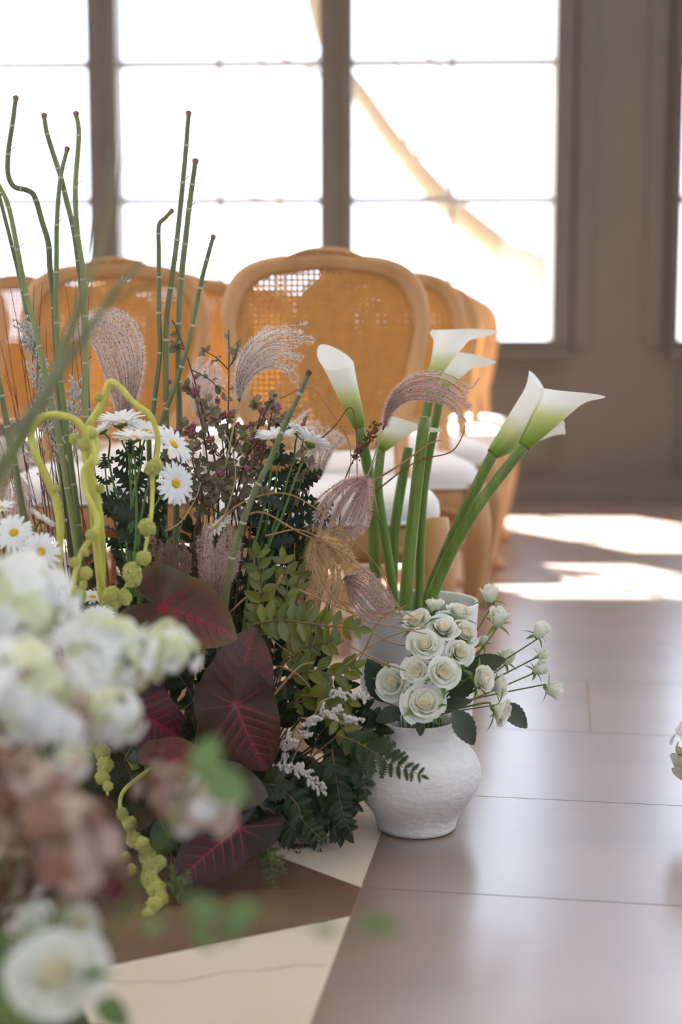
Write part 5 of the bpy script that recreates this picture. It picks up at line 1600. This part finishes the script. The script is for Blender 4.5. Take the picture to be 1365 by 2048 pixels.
# ================================================================== BLURRED FLOWERS CLOSE TO THE CAMERA
def floret_mesh(m):
    mb = MB()
    for k in range(4):
        a = PI / 2 * k
        ca, sa = math.cos(a), math.sin(a)
        def fn(u, v):
            x = (u - .5) * 2
            w = .42 * math.sin(PI * (.1 + .78 * v)) ** .7
            px_, py_, pz = x * w, .05 + .72 * v, .12 * v - .25 * v * v + .06 * x * x
            return (px_ * ca - py_ * sa, px_ * sa + py_ * ca, pz)
        mb.grid(fn, 3, 4)
    return mb.mesh('floret', m)
FL = {m: floret_mesh(m) for m in ('hydrangea_white', 'hydrangea_lime', 'hydrangea_pink', 'hydrangea_rust')}
HEADS = []
THREADS = []
def stem_way(c, Rr, low):
    """a stem path from low to the bloom that keeps clear of the blooms already placed"""
    end = c - Vector((0, 0, Rr * .5))
    best, bp = -9, None
    for dy in (.0, .05, .10, .15, .20, -.05):
        for dx in (0, -.04, .05, -.08, -.12, -.16):
            for h in (.35, .6, .85, 1.0):
                m = low.lerp(end, h) + Vector((dx, dy, 0))
                pts = smooth([low, m, end], 5)
                k = min([(p - q).length - r for p in pts for q, r in HEADS if (q - c).length > 1e-6] + [.006])
                k = min([k] + [(p - q).length - .007 for p in pts[:-1] for q in THREADS])
                k -= sum(max(0, p.x + .24 * p.y) for p in pts[:-2]) * .2      # keep in behind the blooms
                if k > best + 1e-4:
                    best, bp = k, pts
    for p, q in zip(bp[:-1], bp[1:]):
        THREADS.extend(p.lerp(q, t) for t in (0, .33, .67))
    return bp
def hydrangea(label, px, py, rp, Y, kinds, n=44, base=None, group='blurred hydrangea heads close by', sq=.9):
    c = at(px, py, Y)
    Rr = size(rp, Y)
    q_ = len([o for o in bpy.data.objects if o.name.startswith('hydrangea_head')])
    low = base if base is not None else Vector((min(c.x - .02, -.30) - .022 * (q_ % 4), 1.24 + .028 * (q_ % 7), .06))
    root = thing('hydrangea_head', low, label, 'hydrangea', group)
    pts = smooth([low, (low + c) / 2, c - Vector((0, 0, Rr * .5))], 4) if base is not None else stem_way(c, Rr, low)
    put('stem', MB().tube(pts, .0026, 7).mesh('stem', 'twig'), root)
    mb = MB()
    for i in range(n):
        z = 1 - 1.75 * (i + .5) / n
        a = i * 2.399963
        q = math.sqrt(max(0, 1 - z * z))
        d = Vector((q * math.cos(a), q * math.sin(a), z * sq))
        p = c + d * Rr * min(1.04, rng.uniform(.5, 1.0) + .8 * noise.noise(d * 1.3 + c * 31))
        mb.tube([c - Vector((0, 0, Rr * .5)), p], .0009, 4, False)
        put('floret', FL[kinds[i % len(kinds)]], root, aim(p, d + jit(.25), rng.uniform(0, 6), Rr * rng.uniform(.34, .58)))
    put('stalklets', mb.mesh('stalklets', 'twig'), root, None, 'stuff')
HW, HL, HP, HR = 'hydrangea_white', 'hydrangea_lime', 'hydrangea_pink', 'hydrangea_rust'
CLOSE = [
    ('blurred white hydrangea head just under the left daisies', 35, 1220, 112, 1.28, [HW, HW, HW, HL], 66),
    ('blurred white and lime hydrangea head before the amaranth foot', 200, 1315, 98, 1.24, [HW, HW, HL], 60),
    ('small blurred lime green hydrangea head beside the brown leaf', 338, 1300, 66, 1.28, [HL, HL, HW], 34),
    ('blurred white hydrangea head in the middle of the close cluster', 70, 1395, 118, 1.22, [HW, HW, HL, HP], 66),
    ('blurred white hydrangea head leaning over the near black leaf', 208, 1430, 78, 1.22, [HW, HW, HL], 40),
    ('small blurred white hydrangea head above the rust ones', 140, 1530, 52, 1.2, [HW, HP, HL], 30),
    ('blurred dusty pink hydrangea head before the olive leaf', 400, 1605, 88, 1.18, [HP, HP, HW], 50),
    ('blurred dusty pink hydrangea head beside the beaded tassel', 330, 1585, 60, 1.2, [HP, HR, HP], 32),
    ('blurred rust hydrangea head at the picture edge', 35, 1600, 110, 1.15, [HR, HP, HR, HP], 60),
    ('blurred rust hydrangea head above the white rose', 135, 1690, 112, 1.08, [HR, HR, HP], 60),
    ('blurred rust and pink hydrangea head beside the maroon leaves', 195, 1735, 74, 1.1, [HR, HP], 40),
    ('blurred pale hydrangea head behind the rust ones', 5, 1500, 80, 1.25, [HP, HW, HL], 36),
    ('blurred rust hydrangea head in shade beside the lime bud', -8, 1755, 102, 1.24, [HR, HR, HP], 50),
]
_Y = [r[4] for r in CLOSE]
for _ in range(200):                                   # blooms press against each other but do not pass through
    for a in range(len(CLOSE)):
        for b in range(a):
            pa, pb = at(CLOSE[a][1], CLOSE[a][2], _Y[a]), at(CLOSE[b][1], CLOSE[b][2], _Y[b])
            need = (size(CLOSE[a][3], _Y[a]) + size(CLOSE[b][3], _Y[b])) * 1.06
            if (pa - pb).length < need:
                s = .002 if _Y[a] >= _Y[b] else -.002
                _Y[a] = min(1.48, max(1.0, _Y[a] + s))
                _Y[b] = min(1.48, max(1.0, _Y[b] - s))
HEADS += [(at(r[1], r[2], y), size(r[3], y)) for r, y in zip(CLOSE, _Y)]
for r, y in zip(CLOSE, _Y):
    hydrangea(r[0], r[1], r[2], r[3], y, *r[5:])
def close_leaf(label, leaf, a, b, Y, nn=(0, -1, .5), cat='leaf', base=None, wide=1.0):
    p, q = at(*a, Y), at(*b, Y)
    q_ = len([o for o in bpy.data.objects if o.name.startswith('close_leaf')])
    low = base or Vector((min(p.x, -.22) - .05 - .02 * (q_ % 5), 1.10 + .02 * (q_ % 8), .07))
    root = thing('close_leaf', low, label, cat, 'blurred leaves close by')
    pts = smooth([low, (low + p) / 2 + Vector((0, 0, .02)), p], 4)
    put('stalk', MB().tube(pts, .0013, 6).mesh('stalk', 'daisy_stem'), root)
    L = (q - p).length
    put('blade', LEAF[leaf], root, frame(p, q - p, nn, (L * wide, L, L)))
close_leaf('blurred bright green leaf above the pink hydrangea', 'fg', (395, 1560), (430, 1470), .98, wide=1.2)
close_leaf('blurred bright green leaf hanging over the pink hydrangea', 'fg', (400, 1545), (500, 1600), .98, wide=1.2)
close_leaf('blurred dark red leaf among the rust blooms', 'maroon', (90, 1550), (160, 1610), 1.12, wide=1.2)
close_leaf('blurred maroon leaf between the rust blooms and the rose', 'maroon', (165, 1760), (270, 1830), 1.08)
close_leaf('blurred green leaf among the rust blooms', 'fg', (40, 1650), (80, 1540), 1.12)
close_leaf('blurred dark green leaf in the corner below the rose', 'fg', (10, 1940), (60, 2070), 1.05, wide=1.3)
close_leaf('blurred green leaf in the corner beside the lime bud', 'fg', (-10, 1860), (40, 1960), 1.08, wide=1.3)
close_leaf('blurred green leaf beneath the white rose', 'fg', (190, 1990), (260, 2060), 1.02)
# trailing vine whose leaves drift across the floor
vb = Vector((-0.36, 1.12, .08))
vp = path([(180, 1800), (330, 1840), (480, 1838), (620, 1850), (775, 1870)], .95, .86)
vr = thing('trailing_vine', vb, 'blurred green vine trailing out over the cream and brown tiles', 'vine')
vf = smooth([vb, vb.lerp(vp[0], .5) + Vector((0, 0, .05)), vp[0]], 4)[:-1] + vp
put('stem', MB().tube(vf, taper(len(vf), .0012, .0005), 6).mesh('stem', 'daisy_stem'), vr)
for (a, b, w) in [((715, 1858), (765, 1832), 1.3), ((735, 1852), (800, 1862), .6), ((620, 1852), (672, 1868), .8), ((455, 1840), (515, 1808), 1.2), ((440, 1838), (375, 1800), 1.2), ((440, 1842), (500, 1862), .9), ((395, 1842), (420, 1905), 1.0), ((330, 1838), (290, 1870), 1.0), ((480, 1845), (440, 1885), 1.0)]:
    Y = .93 - .07 * (a[0] - 300) / 450
    p, q = at(*a, Y), at(*b, Y)
    put('leaf', LEAF['fg'], vr, frame(p, q - p, (rng.uniform(-.3, .3), -1, .6), ((q - p).length * w, (q - p).length, (q - p).length)))
# the white rose and the buds in the corner
fb = Vector((-0.30, 1.12, .08))
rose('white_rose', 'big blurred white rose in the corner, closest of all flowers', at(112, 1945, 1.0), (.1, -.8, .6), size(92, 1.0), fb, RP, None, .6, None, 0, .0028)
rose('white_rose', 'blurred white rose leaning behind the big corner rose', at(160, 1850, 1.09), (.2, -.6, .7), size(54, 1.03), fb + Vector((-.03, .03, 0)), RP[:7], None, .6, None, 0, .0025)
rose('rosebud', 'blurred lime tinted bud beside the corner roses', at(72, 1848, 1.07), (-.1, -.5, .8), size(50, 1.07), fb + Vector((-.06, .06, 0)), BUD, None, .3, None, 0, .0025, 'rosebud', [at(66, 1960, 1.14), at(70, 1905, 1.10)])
# blurred reed blades leaning in from the edge
for lab, pxs, Y, r, m in [('blurred grey green reed leaning in past the horsetails', [(-60, 1010), (20, 900), (110, 760), (190, 640), (260, 545), (330, 500)], 1.30, .0055, 'horsetail'),
                          ('blurred grey green reed standing before the window post', [(-40, 1020), (60, 860), (150, 640), (205, 450), (238, 260)], 1.36, .0030, 'horsetail'),
                          ('blurred thin reed with a rusty tip before the window post', [(-40, 1010), (80, 820), (170, 600), (215, 420), (248, 250)], 1.42, .0022, 'straw_red'),
                          ('blurred thin reed reaching towards the second chair', [(-60, 980), (60, 840), (170, 690), (250, 600), (320, 570)], 1.36, .0026, 'horsetail'),
                          ('blurred thin reed bent over the window post', [(-40, 1020), (70, 800), (150, 590), (190, 480), (215, 330)], 1.32, .0030, 'horsetail_olive')]:
    pts = path(pxs, Y, Y)
    low = Vector((pts[0].x - .02, 1.25, .08))
    full = smooth([low, low.lerp(pts[0], .6), pts[0]], 4)[:-1] + pts
    root = thing('reed', low, lab, 'reed', 'blurred reeds leaning in')
    put('blade', MB().tube(full, taper(len(full), r * 1.3, r * .35), 7, flat=.5).mesh('blade', m), root)

# ================================================================== ACROSS THE AISLE
hv = Vector((0.615, 2.20, 0))
thing('footed_vase', hv, 'low white vase of hydrangea across the aisle, cut by the picture edge', 'vase', me=MB().lathe([(0, 0), (.034, 0), (.036, .006), (.030, .014), (.036, .028), (.046, .046), (.050, .058), (.047, .058), (.040, .045), (.02, .03), (0, .028)], 32, False).mesh('footed_vase', 'vase_glaze'))
hydrangea('round white hydrangea head across the aisle at the picture edge', 1425, 1500, 84, 2.2, [HW, HL, HW], 60, hv + Vector((0, 0, .032)), 'hydrangea across the aisle')

# ================================================================== ROOM BETWEEN NEIGHBOURS
# each stem, spray and leaf stands a few millimetres to centimetres nearer or farther so that it passes beside its neighbours: (depth, sideways) in metres
NUDGE = {
    'amaranth.001': (-0.035, 0.008), 'amaranth.002': (-0.012, -0.004), 'amaranth.003': (-0.006, 0.004), 'amaranth.004': (-0.035, 0),
    'berry_branch.001': (0.035, -0.008), 'berry_branch.002': (0.035, 0.008), 'berry_branch.003': (0, -0.004), 'berry_branch.004': (0.09, 0),
    'berry_branch.005': (-0.006, -0.008), 'berry_branch.007': (0, 0.004), 'berry_branch.008': (-0.006, 0), 'berry_branch.009': (0.035, 0),
    'berry_branch.010': (0.09, 0.004), 'berry_branch.011': (0, -0.004), 'berry_branch.012': (0.006, -0.004), 'berry_branch.013': (0.035, 0.008),
    'berry_branch.014': (0.035, 0.004), 'berry_branch.015': (0.09, -0.008), 'calla_lily': (0.012, 0), 'calla_lily.001': (-0.006, 0),
    'calla_lily.002': (-0.006, 0), 'close_leaf': (0.006, 0), 'close_leaf.002': (0.035, 0), 'close_leaf.003': (-0.035, 0),
    'close_leaf.004': (-0.006, 0), 'close_leaf.005': (0.006, 0), 'cut_calla_stalk': (-0.012, 0), 'cut_calla_stalk.001': (0.02, 0),
    'daisy': (-0.022, -0.004), 'daisy.001': (-0.07, 0.004), 'daisy.003': (-0.05, -0.008), 'daisy.004': (-0.05, 0.008), 'daisy.005': (-0.05, 0),
    'daisy.007': (-0.012, -0.008), 'daisy.008': (-0.022, 0.008), 'daisy.009': (-0.022, 0.008), 'daisy.016': (-0.05, 0), 'daisy.017': (-0.035, 0.004),
    'daisy.018': (0, 0.004), 'daisy_foliage.001': (0.022, 0), 'daisy_foliage.002': (0.035, 0), 'daisy_foliage.004': (0.006, 0.004),
    'daisy_foliage.005': (0.012, -0.008), 'dark_sprig': (0.012, 0), 'dark_sprig.001': (-0.022, 0), 'dark_sprig.002': (0.05, 0),
    'dark_sprig.003': (0.05, 0.008), 'dark_sprig.004': (0.006, 0.008), 'dark_sprig.005': (-0.012, 0.008), 'dark_sprig.006': (0.006, 0.008),
    'dark_sprig.007': (0.006, -0.008), 'dark_sprig.008': (0.012, 0.004), 'dark_sprig.009': (0, -0.004), 'dark_sprig.010': (0.006, 0.004),
    'dark_sprig.011': (-0.05, 0), 'dark_sprig.012': (0, -0.004), 'dark_sprig.013': (-0.022, 0), 'dark_sprig.014': (0.012, 0),
    'dark_sprig.015': (0.035, 0), 'dark_sprig.016': (0, 0.008), 'dark_sprig.017': (-0.05, -0.008), 'dark_sprig.019': (-0.05, 0),
    'dark_sprig.022': (0.022, 0.008), 'dark_sprig.023': (0, 0.008), 'dark_sprig.024': (0.05, -0.008), 'dark_sprig.025': (-0.022, 0),
    'dark_sprig.026': (0.05, -0.008), 'dark_sprig.027': (-0.05, -0.008), 'dark_sprig.028': (0.05, -0.008), 'dark_sprig.029': (-0.006, 0),
    'dark_sprig.031': (-0.012, 0), 'dark_sprig.032': (0.05, 0), 'dark_sprig.034': (-0.05, 0.008), 'dark_sprig.035': (-0.022, 0),
    'dark_sprig.036': (-0.022, 0), 'dark_sprig.038': (-0.012, -0.008), 'dark_sprig.039': (-0.012, 0.008), 'dark_sprig.041': (-0.012, 0),
    'dark_sprig.042': (0.05, 0), 'dark_sprig.047': (-0.012, 0), 'dry_grass_stalk.002': (-0.006, 0.004), 'dry_grass_stalk.012': (0.006, 0),
    'dry_grass_stalk.014': (-0.012, 0), 'dry_grass_stalk.015': (0.012, 0), 'dry_grass_stalk.018': (0.006, 0), 'dry_grass_stalk.021': (-0.022, 0),
    'dry_grass_stalk.022': (-0.022, 0), 'dry_grass_stalk.026': (0.006, 0), 'dry_grass_stalk.027': (0.012, 0), 'dry_grass_stalk.028': (-0.012, 0.004),
    'dry_grass_stalk.035': (-0.05, 0), 'dry_grass_stalk.036': (-0.006, 0), 'dry_grass_stalk.040': (-0.012, 0), 'feather_grass': (0.07, 0),
    'feather_grass.001': (0.035, -0.008), 'feather_grass.004': (0.012, -0.008), 'feather_grass.005': (0.09, -0.008),
    'feather_grass.006': (-0.006, -0.008), 'feather_grass.008': (-0.022, 0), 'feather_grass.014': (0.035, 0.008), 'fern_frond': (-0.035, -0.008),
    'fern_frond.001': (-0.006, -0.008), 'fern_frond.002': (-0.012, 0), 'fern_frond.004': (0.035, -0.004), 'fern_frond.005': (-0.05, 0.004),
    'fern_frond.006': (-0.006, -0.008), 'fern_frond.007': (-0.05, 0), 'fern_frond.009': (-0.006, -0.004), 'green_sprig.001': (0, -0.004),
    'green_sprig.002': (0.022, 0), 'green_sprig.003': (0.05, 0), 'green_sprig.004': (0.012, 0), 'green_sprig.005': (0.012, 0.008),
    'green_sprig.006': (0.022, 0.004), 'green_sprig.007': (0.006, 0), 'horsetail_stem.001': (0, 0.004), 'horsetail_stem.002': (-0.022, 0),
    'horsetail_stem.004': (-0.006, 0), 'horsetail_stem.005': (0.035, 0.004), 'horsetail_stem.007': (-0.035, 0.008),
    'horsetail_stem.008': (0.035, 0.004), 'horsetail_stem.009': (-0.006, 0), 'horsetail_stem.011': (-0.035, 0.008), 'reed': (0.006, 0),
    'reed.001': (0.07, -0.004), 'reed.002': (-0.035, 0), 'reed.003': (-0.006, -0.008), 'reed.004': (0.006, 0.008), 'seed_spike': (-0.022, 0),
    'seed_spike.001': (-0.035, 0), 'statice_sprig.002': (0.006, -0.004), 'statice_sprig.003': (0.006, -0.004), 'statice_sprig.004': (-0.05, -0.004),
    'statice_sprig.005': (-0.05, 0), 'statice_sprig.006': (-0.035, -0.008), 'straw_blade.002': (-0.022, 0), 'straw_blade.004': (-0.022, 0),
    'straw_blade.005': (-0.022, 0), 'straw_blade.007': (-0.022, 0), 'straw_blade.017': (-0.022, 0), 'straw_blade.021': (-0.012, 0),
    'trailing_vine': (-0.022, 0), 'veined_leaf': (-0.07, -0.004), 'veined_leaf.001': (-0.05, -0.008), 'veined_leaf.002': (-0.022, -0.004),
    'veined_leaf.004': (-0.05, 0), 'veined_leaf.005': (-0.05, 0), 'veined_leaf.006': (-0.05, 0),
}
def middle(root):
    t, k = Vector((0, 0, 0)), 0
    for o in [root] + list(root.children_recursive):
        if o.type == 'MESH':
            mw = WM.get(o.name)
            for v in o.data.vertices:
                t += mw @ v.co
            k += len(o.data.vertices)
    return t / max(1, k)
for nm, (dy, dx) in NUDGE.items():
    o = bpy.data.objects[nm]
    r = middle(o) - Vector((0, 0, H))
    o.matrix_local = Matrix.Translation(r * (dy / r.y) + Vector((dx, 0, 0))) @ WM[nm]
